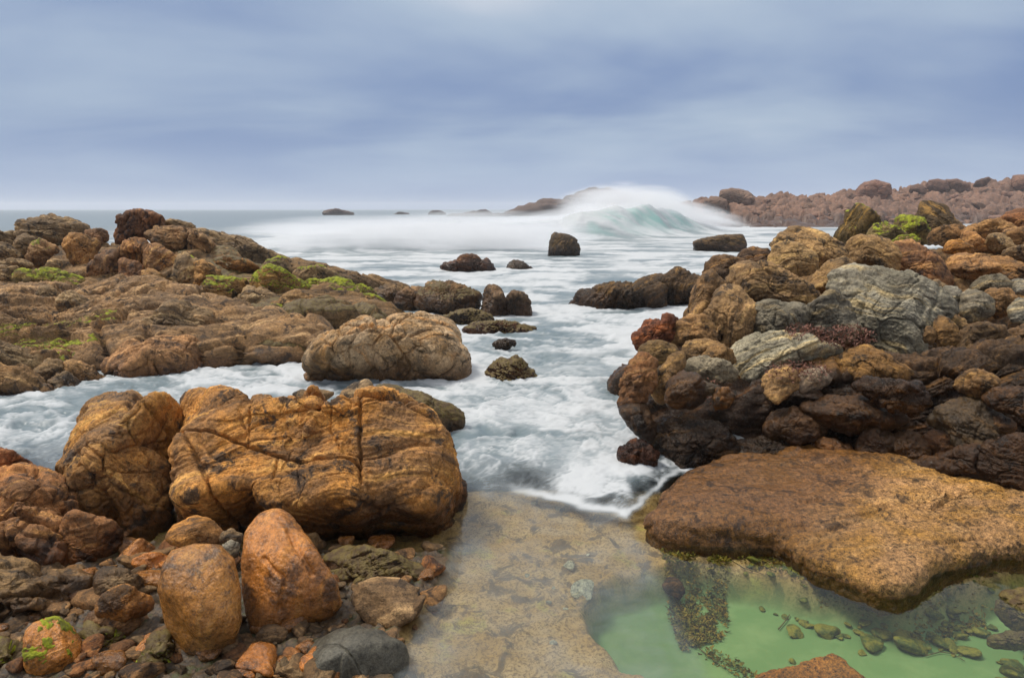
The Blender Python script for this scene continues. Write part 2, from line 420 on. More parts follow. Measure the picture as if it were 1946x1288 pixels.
# ================================================================== the ground under the water
def near_front(px, py):
    """photo row of the place where the white water stops, as a function of the bearing"""
    return np.interp(px, (560, 870, 960, 1030, 1100, 1190, 1230, 1270, 1330, 1600), (860, 905, 925, 938, 957, 975, 945, 905, 880, 850))

def row_of(Y):            # bearing coordinates of a ground point: the row and column the point z=0 falls on
    return H_PX / 2 + F_PX * np.tan(np.arctan2(CAM_H, Y) - PITCH)
def col_of(X, Y):
    a_ = np.arctan2(CAM_H, Y) - PITCH
    depth = np.hypot(CAM_H, Y) * np.cos(a_)
    return W_PX / 2 + F_PX * X / depth

def poly_sd(poly, X, Y):
    """signed distance to a polygon (negative inside)"""
    d = np.full(X.shape, 1e9); ins = np.zeros(X.shape, bool)
    for (x0, y0), (x1, y1) in zip(poly, poly[1:] + poly[:1]):
        ex, ey = x1 - x0, y1 - y0; tt = np.clip(((X - x0) * ex + (Y - y0) * ey) / (ex * ex + ey * ey + 1e-12), 0, 1)
        d = np.minimum(d, np.hypot(X - x0 - tt * ex, Y - y0 - tt * ey))
        cr = ((y0 > Y) != (y1 > Y)) & (X < (x1 - x0) * (Y - y0) / (y1 - y0 + 1e-12) + x0); ins ^= cr
    return np.where(ins, -d, d)
def gpoly(pts): return [tuple(ground(x, y)[:2]) for x, y in pts]
POOL = gpoly([(1115, 1120), (1150, 1085), (1230, 1062), (1330, 1050), (1420, 1060), (1540, 1085), (1700, 1120), (1946, 1070), (2200, 1050), (2200, 1500), (1500, 1500), (1400, 1300), (1300, 1268), (1200, 1228), (1130, 1175)])
SHORE = gpoly([(-900, 820), (-300, 850), (0, 900), (110, 960), (300, 1020), (600, 1030), (860, 1030), (875, 1060), (850, 1110), (800, 1190), (775, 1235), (745, 1300), (690, 1500), (-900, 1500)])

def grid(xr, yr, nx, ny):
    X, Y = np.meshgrid(np.linspace(*xr, nx), np.linspace(*yr, ny)); return X.ravel(), Y.ravel()
def grid_quads(nx, ny):
    i, j = np.meshgrid(np.arange(ny - 1), np.arange(nx - 1), indexing='ij'); b_ = (i * nx + j).ravel()
    return np.stack([b_, b_ + 1, b_ + nx + 1, b_ + nx], 1)

def bed_h(X, Y):
    P3 = np.stack([X, Y, 0 * X], 1).astype(np.float32)
    sp = poly_sd(POOL, X, Y) + .10 * fbm(P3 * 2.2, 3, 501); sh = poly_sd(SHORE, X, Y) + .12 * fbm(P3 * 3, 3, 502)
    sand = 1 - sstep(sp, -.06, .05); shore = 1 - sstep(sh, -.14, .05)
    z = -.10 + .03 * fbm(P3 * 1.6, 4, 503) - .17 * sand
    z += .042 * fbm(P3 * 5, 5, 504, .6, ridged=True) * (1 - sand)
    back = sstep(Y, 4.7, 5.6); z = z * (1 - back) + back * (-.45 + .1 * fbm(P3 * 1.5, 4, 505))
    pit = .0 + .05 * fbm(P3 * 4.5, 4, 506) + .03 * fbm(P3 * 14, 3, 507, ridged=True) + .02 * fbm(P3 * 30, 2, 508)
    return z * (1 - shore) + pit * shore, sand, shore
def build_bed():
    nx, ny = 560, 330
    X, Y = grid((-3.6, 3.8), (1.6, 6.0), nx, ny); P3 = np.stack([X, Y, 0 * X], 1).astype(np.float32)
    z, sand, shore = bed_h(X, Y); V = np.stack([X, Y, z], 1)
    strand = .5 + .5 * fbm(P3 * np.array((2.0, 7.0, 1)) @ np.array(((.8, .6, 0), (-.6, .8, 0), (0, 0, 1))), 4, 509)
    o = mesh_np('sea_bed', V, grid_quads(nx, ny), bedmat, dict(sand=sand, shore=shore, strand=strand))
    setp(o, kind='structure')
    X, Y = grid((-900, 900), (-60, 1500), 30, 30)
    o = mesh_np('deep_sea_floor', np.stack([X, Y, X * 0 - 1.6], 1), grid_quads(30, 30), bedmat, dict(sand=X * 0, shore=X * 0, strand=X * 0 + .5)); setp(o, kind='structure')

bedmat = bpy.data.materials.new('bed'); bedmat.use_nodes = True
t = NT(bedmat.node_tree); t.n.clear()
P = t.node('ShaderNodeNewGeometry').outputs['Position']
a_sand, a_shore, a_st = t.attr('sand'), t.attr('shore'), t.attr('strand')
g1 = t.noise(P, 60, 6, .75); g2 = t.noise(P, 4.2, 6, .6, .4); g3 = t.noise(P, 6, 8, .72, .5)
tan_ = t.mix(t.step(a_st, .4, .62), rgb(.42, .25, .09), rgb(.50, .325, .155))
tan_ = t.mix(t.step(g2, .56, .68, 0, .8), tan_, rgb(.42, .34, .08))
tan_ = t.mix(t.math('MULTIPLY', t.step(g3, .51, .60), .9), tan_, rgb(.085, .055, .035))
tan_ = t.mix(t.step(g1, .44, .62, 0, .9), tan_, rgb(.19, .105, .045))
snd = t.mix(t.step(g2, .4, .7), rgb(.125, .215, .075), rgb(.18, .265, .105))
snd = t.mix(t.step(t.noise(P, 90, 4, .7), .56, .66, 0, .45), snd, rgb(.20, .19, .05))
shr = t.mix(t.step(g1, .42, .6), rgb(.028, .018, .011), rgb(.10, .060, .027))
shr = t.mix(t.step(g3, .52, .6), shr, rgb(.05, .05, .014))
cc = t.mix(a_sand, tan_, snd); cc = t.mix(a_shore, cc, shr)
bmp = t.node('ShaderNodeBump', {'Height': t.math('ADD', g1, g3), 'Strength': t.math('MULTIPLY_ADD', a_sand, -.5, .6), 'Distance': .012})
p = t.node('ShaderNodeBsdfPrincipled', {'Base Color': cc, 'Roughness': t.math('MULTIPLY_ADD', a_shore, -.35, .8), 'Normal': bmp.outputs[0]})
t.l.new(p.outputs[0], t.node('ShaderNodeOutputMaterial').inputs[0])
build_bed()

# ================================================================== the sea
COV = [(100, 412, .05), (300, 402, .0), (200, 425, .2), (600, 403, .0), (900, 406, .05), (600, 415, .15), (800, 416, .25), (450, 410, .1), (180, 440, .62), (420, 425, .3), (330, 455, .85), (480, 435, .6), (560, 450, .85), (560, 485, 1.05), (700, 470, 1.1),
       (900, 460, 1.1), (1000, 430, 1.05), (1000, 412, .6), (1200, 430, .95), (1350, 420, .8), (700, 530, 1.05), (900, 540, .9), (1050, 515, .9), (1200, 490, .95), (1250, 470, .85), (1450, 450, .9), (1700, 430, .8),
       (1050, 560, .78), (1050, 600, .80), (1180, 560, .8), (1300, 600, 1.1), (1000, 640, .62), (1060, 650, .55), (1120, 620, .8), (1110, 680, .8), (1050, 710, .85), (1150, 730, .6), (1000, 760, .75), (920, 745, .8),
       (1080, 770, .9), (1160, 800, .62), (900, 800, .8), (920, 850, .55), (1050, 850, .8), (1180, 890, .85), (950, 895, .5), (1130, 930, .85), (880, 930, .35), (1240, 920, .85),
       (480, 700, .85), (600, 690, .9), (650, 740, .85), (400, 715, .75), (250, 745, .68), (150, 780, .62), (60, 800, .62), (60, 860, .55), (300, 740, .65), (-300, 800, .6), (-500, 430, .3), (2300, 420, .6), (850, 600, .8), (800, 590, .85)]
CREST = [ground(x, y)[:2] for x, y in ((440, 468), (620, 474), (820, 470), (960, 462), (1060, 448))]
CREST = CREST + [np.array((x_, y_)) for x_, y_ in ((4.6, 47.0), (9.6, 53.0), (13.5, 57.0), (17.5, 60.0))]
CH = [.2, .85, 1.15, 1.1, 1.15, 1.6, 2.3, 1.6, .25]           # crest heights
CW = [1.8, 2.2, 2.6, 3.0, 3.2, 3.6, 3.2, 3.2, 2.5]

_tp = np.linspace(0, 8, 97); _kn = np.arange(9)
def _smooth(v_):
    q_ = np.interp(_tp, _kn, v_); q_ = np.concatenate([2 * q_[0] - q_[12:0:-1], q_, 2 * q_[-1] - q_[-2:-14:-1]]); k_ = np.exp(-np.linspace(-2, 2, 25) ** 2); return np.convolve(q_, k_ / k_.sum(), 'valid')
_cx, _cy = _smooth([c_[0] for c_ in CREST]), _smooth([c_[1] for c_ in CREST])
CREST = [np.array(q_) for q_ in zip(_cx, _cy)]; CH = list(_smooth(CH)); CW = list(_smooth(CW))

def build_sea():
    rows = list(np.linspace(1.75, 7.0, 300)) 
    y = 7.0
    while y < 1500:
        y += max(.02, min(y * y / 2594 * 1.6, (.30 if y < 75 else y * .03)))
        rows.append(y)
    rows = np.array(rows); nx = 640
    tx = np.linspace(-1.35, 1.25, nx)
    X = (rows[:, None] * tx[None]).ravel(); Y = np.repeat(rows, nx)
    P3 = np.stack([X, Y, 0 * X], 1).astype(np.float32)
    px, py = col_of(X, Y), row_of(Y)
    # how much white water lies where
    num = np.zeros(len(X)); den = np.full(len(X), 1e-9)
    for cx, cy, cvv in COV:
        gw = ground(cx, cy)[:2]; lx = gw[0] / gw[1]
        d2 = ((X / Y - lx) / .055) ** 2 + ((py - cy) / (10 + .10 * max(cy - 400, 0))) ** 2
        w_ = 1 / (.4 + d2) ** 1.6; num += w_ * cvv; den += w_
    cov = num / den
    front = near_front(px, py) + 16 * fbm(P3 * 4.0, 3, 600)
    inl = sstep(Y, 5.0, 8.0)
    # swirling streaks: domain-warped ridged noise, longer with distance
    sx = np.interp(Y, (3, 6, 12, 30, 80), (2.3, 2.1, 1.2, .42, .13)); sy = np.interp(Y, (3, 6, 12, 30, 80), (2.3, 2.2, 2.2, 1.0, .32))
    q = np.stack([X * sx, np.log(Y) * np.interp(Y, (3, 6, 12, 30, 80), (4, 5, 9, 14, 20)), 0 * X], 1).astype(np.float32)
    wx = fbm(q * .8, 3, 610); wy = fbm(q * .8, 3, 611)
    qw = q + np.stack([1.9 * wx, 1.9 * wy, 0 * wx], 1)
    s1 = fbm(qw, 5, 612, .55); s2 = fbm(qw * np.array((.9, 1.7, 1)) + 5, 4, 613, .6, ridged=True)
    s3 = fbm(q * np.array((3.0, 5.0, 1)) + 2.2 * np.stack([fbm(q * 1.6, 2, 614), fbm(q * 1.6, 2, 615), 0 * wx], 1), 4, 616, .6)
    fil = np.clip(fbm(qw * np.array((.8, 1.25, 1)) + 1.2 * np.stack([s1, s3, 0 * s1], 1), 4, 618, .6, ridged=True), 0, 1) ** 1.3
    broad = sstep(.5 + .8 * fbm(q * .55 + .9 * np.stack([wx, wy, 0 * wx], 1), 3, 619), .15, .85)
    fil = fil * np.interp(Y, (8, 22), (1, .45)); cov = cov - .06 * sstep(px, 820, 950) * sstep(Y, 12, 8); foam = np.clip((cov - .15) * (.30 + .92 * broad + .36 * s1) + .75 * (fil - .18) * np.clip(cov + .25, 0, 1) * (.5 + .6 * broad) + .10 * s3, 0, 1)
    foam = sstep(foam, .02, .98)
    clear = sstep(py, front - 70, front - 5)
    left = sstep(px, 1000, 900); clear = clear * (1 - left) + left * sstep(py, front - 50, front + 50)
    wisp_sheen = sstep(py, 1075, 985) * sstep(.5 + .5 * fbm(qw * np.array((1.6, .9, 1)) + 3, 4, 620), .40, .80) * .42
    edge = np.exp(-((py - front - 2) / 7) ** 2) * sstep(px, 930, 1040) * .6
    fcl = sstep(py, front - 22, front + 10) * (1 - left) + left * sstep(py, front - 30, front + 70); painted_sheen = .38 * sstep(px - (1255 + (py - 1090) * .5), 25, -25) * sstep(px - (880 - (py - 1000) * .45), -25, 10); wisp_sheen = np.maximum(wisp_sheen, painted_sheen * (.8 + .5 * s1)); foam = foam * (1 - fcl) + fcl * wisp_sheen; foam = np.clip(foam + edge, 0, 1)  # sky sheen left of the green pool painted as a pale film in foam
    # height
    z = (.05 * s1 + .010 * s3 + .022 * fil) * np.interp(Y, (3.5, 5, 8, 20), (.35, 1.2, 1.6, 2.2)) * (1 - clear)
    z += .05 * sstep(py, front + 20, front - 45) * sstep(Y, 9, 6)
    z += .0015 * fbm(P3 * 7, 2, 630) * clear
    far = sstep(Y, 40, 120)
    z += far * .35 * fbm(np.stack([X * .012, Y * .055, 0 * X], 1), 3, 640) * sstep(Y, 3000, 500)
    teal = np.zeros(len(X)); bank = np.zeros(len(X))
    # breaking wave along the crest line
    best = np.full(len(X), 1e9); hh = np.zeros(len(X)); ww = np.ones(len(X)); sg = np.zeros(len(X)); al = np.zeros(len(X))
    for k_ in range(len(CREST) - 1):
        a, e = CREST[k_], CREST[k_ + 1]; ex, ey = e - a; L2 = ex * ex + ey * ey
        tr = ((X - a[0]) * ex + (Y - a[1]) * ey) / L2; tt = np.clip(tr, 0, 1)
        dd = np.hypot(X - a[0] - tt * ex, Y - a[1] - tt * ey); sgn = np.sign((Y - a[1]) * ex - (X - a[0]) * ey)
        nw = dd < best; best = np.where(nw, dd, best); sg = np.where(nw, sgn, sg)
        taper = np.ones(len(X))
        hh = np.where(nw, (CH[k_] + tt * (CH[k_ + 1] - CH[k_])), hh); ww = np.where(nw, CW[k_] + tt * (CW[k_ + 1] - CW[k_]), ww); al = np.where(nw, (k_ + tt) / 12, al)
    s_ = best * sg                                                             # + is seaward of the crest
    lump = 1 + .35 * fbm(np.stack([X * .35, Y * .35, 0 * X], 1), 3, 650) + .12 * s1
    prof = np.where(s_ < 0, np.exp(-(s_ / (ww * .62)) ** 2), np.exp(-(s_ / (ww * 1.25)) ** 2))
    z += hh * prof * lump
    teal = sstep(al, 4.5, 5.3) * sstep(al, 7.7, 6.9) * np.exp(-((s_ + ww * .38) / (ww * .40)) ** 2) * sstep(hh, .9, 1.8)
    teal *= np.clip(.42 + 1.7 * fbm(np.stack([al * 6 + .3 * s_, s_ * .35, 0 * X], 1), 4, 655), 0, .95); z += hh * prof * .10 * fbm(np.stack([al * 7 + .3 * s_, s_ * .4, 0 * X], 1), 4, 656)
    foam = np.clip(np.maximum(foam, prof * .95 * sstep(hh, .1, .4) * (.82 + .35 * s1)), 0, 1)
    depth = clear
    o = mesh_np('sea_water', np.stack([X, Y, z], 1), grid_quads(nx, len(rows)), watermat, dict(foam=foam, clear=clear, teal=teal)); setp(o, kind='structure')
    TOTV[0] += len(X)

watermat = bpy.data.materials.new('sea_water'); watermat.use_nodes = True
t = NT(watermat.node_tree); t.n.clear()
P = t.node('ShaderNodeNewGeometry').outputs['Position']
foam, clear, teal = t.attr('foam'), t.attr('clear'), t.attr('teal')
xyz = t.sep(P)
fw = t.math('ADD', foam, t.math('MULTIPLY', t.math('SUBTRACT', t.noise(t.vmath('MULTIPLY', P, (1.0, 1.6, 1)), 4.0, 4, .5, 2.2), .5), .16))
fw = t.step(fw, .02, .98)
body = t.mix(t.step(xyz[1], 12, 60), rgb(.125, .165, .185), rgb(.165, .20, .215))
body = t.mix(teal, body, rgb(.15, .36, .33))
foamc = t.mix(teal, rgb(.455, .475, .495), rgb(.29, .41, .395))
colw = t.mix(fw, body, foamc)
nb = t.noise(P, 9.0, 3, .5)
bw = t.node('ShaderNodeBump', {'Height': nb, 'Strength': .06, 'Distance': .02})
pw = t.node('ShaderNodeBsdfPrincipled', {'Base Color': colw, 'Roughness': t.math('MULTIPLY_ADD', fw, .5, .34), 'IOR': 1.33, 'Normal': bw.outputs[0], 'Specular IOR Level': .4})
tr = t.node('ShaderNodeBsdfTransparent', {'Color': rgb(.90, .96, .90)})
gl = t.node('ShaderNodeBsdfGlossy', {'Color': rgb(1, 1, 1), 'Roughness': .06, 'Normal': bw.outputs[0]})
fr = t.node('ShaderNodeFresnel', {'IOR': 1.33})
cl = t.node('ShaderNodeMixShader', {0: fr.outputs[0], 1: tr.outputs[0], 2: gl.outputs[0]})
see = t.math('MULTIPLY', clear, t.math('SUBTRACT', 1.0, fw))
ms = t.node('ShaderNodeMixShader', {0: see, 1: pw.outputs[0], 2: cl.outputs[0]})
t.l.new(ms.outputs[0], t.node('ShaderNodeOutputMaterial').inputs[0])
build_sea()

# ================================================================== rocks: the split hero boulder and its neighbours
rock('massive orange brown boulder with a flat cracked front and rounded end beside the white water', 'orange', 'I',
     [(342, 790), (352, 755), (380, 735), (420, 735), (455, 750), (500, 752), (560, 752), (640, 752), (700, 772), (760, 760), (800, 772), (835, 803), (862, 850), (876, 900), (873, 960), (857, 1010), (800, 1040), (720, 1055), (640, 1055), (560, 1045), (480, 1040), (420, 1030), (345, 1010), (335, 900)],
     (4.75, 3.85), b=.40, p=9, cuts=4, cut=(.92, 1.06), sa=6, big=.02, cell=.006, cellf=3.5, facet=.022, small=.010, crack=.014, strata=.009, strf=13, fine=.010, wz=.10, n=230,
     cracks=[([(462, 760), (480, 785), (510, 800), (560, 812), (640, 818), (700, 818), (760, 815), (850, 797)], .018, .085), ([(708, 820), (707, 870), (709, 970)], .009, .05),
             ([(345, 870), (450, 880), (510, 903), (560, 920), (600, 930), (690, 932), (708, 945)], .010, .04), ([(513, 800), (510, 850), (507, 900)], .007, .025), ([(395, 880), (420, 930), (445, 985), (470, 1010)], .009, .045),
             ([(660, 820), (655, 880), (675, 920)], .006, .02), ([(560, 920), (552, 970)], .006, .02), ([(600, 930), (603, 980)], .006, .02)])
rock('blocky brown boulder split from the massive orange one by a narrow dark cleft', 'orange', 'I',
     [(150, 800), (170, 770), (210, 750), (250, 745), (270, 765), (300, 770), (340, 762), (337, 850), (328, 950), (310, 1015), (270, 1045), (230, 1040), (150, 1000), (133, 930), (108, 885), (125, 860)],
     (4.6, 3.85), b=.42, p=5, cuts=5, sa=-14, big=.03, cell=.012, cellf=2.7, crack=.02, facet=.04, small=.014, strata=.016, strf=12, fine=.008, tint=(.86, .92, 1.0),
     cracks=[([(300, 780), (318, 830), (330, 880)], .008, .03), ([(160, 880), (200, 870), (230, 900), (232, 950)], .008, .03), ([(140, 945), (230, 935), (300, 960)], .007, .025)])
rock('brown cap stone perched on the back of the massive orange boulder', 'orange', 'D', [(45, 150), (75, 110), (140, 110), (155, 145), (145, 190), (100, 200), (60, 185)], 4.5, b=.45, p=4, tint=(.75, .8, .9))
rock('knobbly brown rock behind the massive orange boulder at the water', 'brown', 'D', [(425, 120), (440, 92), (490, 62), (560, 45), (572, 100), (562, 190), (500, 170), (440, 160)], 5.7, b=.5, p=4)
rock('long low rock with weedy top dipping into white water behind the massive orange boulder', 'brown', 'D', [(555, 170), (568, 90), (592, 55), (700, 88), (800, 122), (900, 150), (950, 205), (945, 260), (880, 280), (780, 260), (680, 230)], 5.75, b=.35, p=4, weed=.75, sa=-20, tint=(.8, .8, .7))
rock('thin flat stone in the channel behind the massive orange boulder', 'brown', 'D', [(225, 105), (260, 88), (320, 92), (380, 84), (402, 108), (380, 135), (240, 130)], 5.6, b=.5)
rock('large wet egg shaped rust brown stone standing between smaller stones', 'rust', 'I', [(300, 1120), (305, 1075), (325, 1045), (370, 1033), (420, 1035), (445, 1060), (458, 1120), (460, 1180), (445, 1230), (420, 1260), (380, 1267), (345, 1245), (315, 1190)], 2.84, b=.46, p=2.4, cuts=1, cut=(.95, 1.05), big=.02, cell=0, crack=0, strata=.003, fine=.0015, small=0, facet=0, name='rounded_stone', cat='stone', wz=-.1, sa=60)
rock('tall wet rust coloured stone with flat sides tapering to its top', 'rust', 'I', [(460, 1060), (465, 1010), (490, 975), (525, 963), (550, 970), (575, 1000), (610, 1060), (645, 1110), (650, 1150), (620, 1182), (560, 1200), (510, 1215), (475, 1195), (463, 1130)], 3.0, b=.48, p=5, cuts=7, cut=(.72, .95), big=.035, cell=.0, crack=.0, strata=.008, fine=.003, wz=-.1, sa=55, small=0, facet=0, name='rounded_stone', cat='stone', tint=(1.1, .98, .95), seed=312,
     cracks=[([(535, 970), (560, 1030), (590, 1090)], .012, .02), ([(500, 1060), (540, 1100), (530, 1160)], .01, .015)])
rock('round smooth brown stone beside the pool edge', 'brown', 'I', [(672, 1130), (680, 1105), (715, 1094), (760, 1098), (790, 1115), (800, 1150), (785, 1180), (740, 1198), (700, 1187), (675, 1160)], 3.06, b=.46, p=2.8, cuts=3, cut=(.88, 1.02), big=.03, cell=0, crack=0, strata=.004, fine=.002, wz=-.1, small=0, facet=0, name='rounded_stone', cat='stone', tint=(1.05, .95, .85))
rock('smooth dark grey flat stone at the edge of the clear pool', 'slate', 'I', [(530, 1320), (560, 1250), (600, 1215), (640, 1197), (690, 1190), (740, 1205), (777, 1235), (775, 1275), (740, 1330), (640, 1360)], (2.90, 2.46), b=.30, p=2.8, cuts=4, cut=(.85, 1.0), big=.03, cell=0, crack=0, strata=.004, fine=.0015, wz=-.2, small=0, facet=0, name='rounded_stone', cat='stone', cracks=[([(600, 1250), (650, 1262), (690, 1290)], .005, .008)])
rock('flat orange wedge stone lying above the egg shaped stone', 'orange', 'I', [(311, 1030), (328, 1000), (370, 980), (400, 985), (428, 1010), (428, 1032), (350, 1040)], 3.42, b=.5, p=5, name='wedge_stone', cat='stone', cell=0, crack=.0)
rock('low weedy slab under the overhang of the massive orange boulder', 'brown', 'D', [(365, 775), (450, 742), (560, 752), (680, 788), (795, 830), (800, 900), (700, 930), (560, 930), (480, 940), (400, 880)], (3.5, 3.3), b=.3, weed=.95, wz=.2)
rock('small brown stone wedged between the cleft and the tall rust stone', 'brown', 'C', [(915, 690), (960, 672), (1008, 695), (1005, 735), (930, 725)], 3.35, b=.5, p=3, cell=0)
rock('small grey stone resting against the tall rust stone', 'grey', 'C', [(922, 745), (960, 713), (992, 730), (988, 785), (950, 780)], 3.22, b=.5, p=4, cell=0)
rock('flat ochre stone lying on top of a brown base stone', 'gold', 'O', [(940, 600), (960, 530), (1060, 430), (1220, 378), (1340, 400), (1480, 470), (1515, 560), (1500, 640), (1350, 685), (1200, 725), (1080, 730), (960, 665)], 2.93, b=.5, p=5, cell=.01, crack=.01, tint=(1.35, 1.0, .6), name='flat_stone', cat='stone')
rock('brown base stone beneath the flat ochre stone', 'brown', 'O', [(840, 690), (900, 610), (1000, 640), (1300, 640), (1480, 650), (1485, 760), (1400, 870), (1280, 920), (1150, 900), (1000, 820), (860, 760)], 2.93, b=.45, p=3, cell=.01, crack=0, tint=(1.2, 1, .8), name='flat_stone', cat='stone')
rock('layered brown stone behind the flat ochre stone', 'brown', 'O', [(930, 310), (1010, 190), (1120, 180), (1180, 210), (1370, 250), (1440, 390), (1400, 470), (1200, 480), (1050, 500), (940, 460)], 3.2, b=.5, strata=.03, sa=-8, name='layered_stone', cat='stone')
rock('squat orange stone with purplish top in the corner by the mossy crust', 'rust', 'O', [(230, 900), (260, 800), (330, 740), (450, 700), (570, 690), (680, 750), (760, 850), (820, 950), (835, 1060), (760, 1180), (650, 1290), (500, 1320), (350, 1310), (245, 1200)], 2.68, b=.5, p=4, cuts=6, cut=(.8, 1.), big=.03, cell=0, crack=0, fine=.003, moss=.1, mossz=-.2, wz=-.2, small=0, facet=0, name='rounded_stone', cat='stone', tint=(1.25, 1.1, .95))
for lab, pts, yy, mo in (('crusty lump of green algae between the egg stone and the flat stones', [(1430, 950), (1500, 890), (1600, 900), (1680, 960), (1700, 1080), (1650, 1180), (1550, 1210), (1450, 1150)], 2.72, .9),
                     ('crusty yellow green lump below the brown base stone', [(860, 850), (890, 790), (970, 800), (1060, 830), (1190, 830), (1160, 950), (1160, 1060), (1080, 1120), (990, 1070), (950, 960), (870, 930)], 2.86, .95),
                     ('green crusted lump beside the squat orange stone', [(-150, 1000), (50, 980), (180, 1010), (240, 1100), (240, 1280), (120, 1350), (-150, 1350)], 2.72, .95)):
    rock(lab, 'dark', 'O', pts, yy, b=.5, p=3, big=.1, cell=.10, cellf=5, crack=0, weed=mo * .9, fine=.03, moss=mo * .3, mossz=-.2, tint=(2.0, 1.9, .8), name='crusted_rock', cat='rock')
rock('thin brown slab leaning under the layered outcrop by the squat orange stone', 'brown', 'O', [(-80, 860), (150, 760), (330, 725), (260, 810), (180, 890), (50, 930), (-80, 930)], 3.0, b=.5, cell=0)
rock('banded orange outcrop with pale streaks at the edge of the channel', 'red', 'C', [(-120, 390), (0, 420), (60, 408), (140, 415), (200, 430), (270, 470), (300, 530), (330, 640), (340, 740), (300, 830), (240, 860), (100, 820), (-120, 800)], (4.0, 3.4), b=.42, p=6, sa=-14, big=.03, strata=.016, strf=14, cell=.008, facet=.06, small=.024, cellf=3.0, crack=.035, fine=.008, tint=(1.4, 1.25, 1.0), name='rock_outcrop', cat='outcrop', cracks=[([(-60, 640), (120, 650), (330, 690)], .012, .05), ([(130, 420), (190, 520), (300, 600)], .012, .05)])
rock('banded brown block wedged between the banded outcrop and the dark cleft', 'red', 'C', [(240, 690), (270, 620), (310, 595), (400, 615), (480, 648), (508, 700), (492, 785), (440, 835), (380, 860), (270, 850)], 3.62, b=.5, p=6, sa=-12, big=.03, strata=.02, strf=10, cell=.01, facet=.06, small=.02, crack=.03, tint=(1.35, 1.2, .95), seed=801, name='rock_outcrop', cat='outcrop')
NROCK[0] -= 1
rock('jointed dark brown outcrop block below the banded orange one', 'brown', 'C', [(-120, 760), (100, 790), (250, 840), (380, 860), (345, 1000), (285, 1030), (180, 1015), (60, 1062), (0, 1080), (-120, 1100)], (3.25, 3.0), b=.4, p=5, sa=-30, strata=.012, cell=.008, facet=.07, small=.025, big=.03, cellf=2.4, crack=.05, name='rock_outcrop', cat='outcrop', tint=(1.2, 1.1, .85), cracks=[([(-10, 900), (40, 1060)], .012, .08), ([(230, 830), (320, 1000)], .012, .05), ([(20, 970), (120, 950), (220, 940)], .01, .04)])
rock('reddish knob on top of the banded orange outcrop', 'red', 'C', [(-120, 330), (0, 335), (60, 345), (145, 405), (120, 450), (0, 470), (-120, 470)], 4.15, b=.5, tint=(1.15, .9, .85))

# ================================================================== the long outcrop across the channel
rock('long brown outcrop body under the jointed blocks across the channel', 'brown', 'I', [(-380, 470), (-80, 462), (0, 460), (150, 470), (250, 465), (330, 455), (420, 480), (520, 510), (640, 545), (740, 575), (765, 610), (700, 650), (600, 690), (400, 680), (200, 640), (-80, 620), (-380, 640)], (13.2, 9.3), off=.36, b=.05, p=4, cuts=0, sa=-14, big=.015, cell=.02, cellf=6, crack=.012, strata=.006, strf=16, fine=.015, name='rock_outcrop', cat='outcrop', weed=.12, small=.016, tint=(.8, .72, .62))
rock('low sloping grey brown ledge rising from the channel below the jointed blocks', 'brown', 'I', [(-420, 560), (-60, 548), (0, 542), (60, 545), (150, 548), (240, 535), (320, 548), (400, 572), (470, 590), (560, 610), (650, 630), (640, 670), (575, 700), (480, 715), (350, 740), (215, 770), (100, 795), (0, 810), (-420, 860)], (10.9, 6.8), off=.22, b=.09, p=4, cuts=3, cut=(.9, 1.05), sa=-16, big=.022, cell=.004, cellf=6.5, crack=.02, facet=.030, strata=.020, strf=15, fine=.022, small=.018, wz=.0, wband=.3, name='rock_outcrop', cat='outcrop', tint=(1.15, 1.05, .98), n=240, moss=.22)
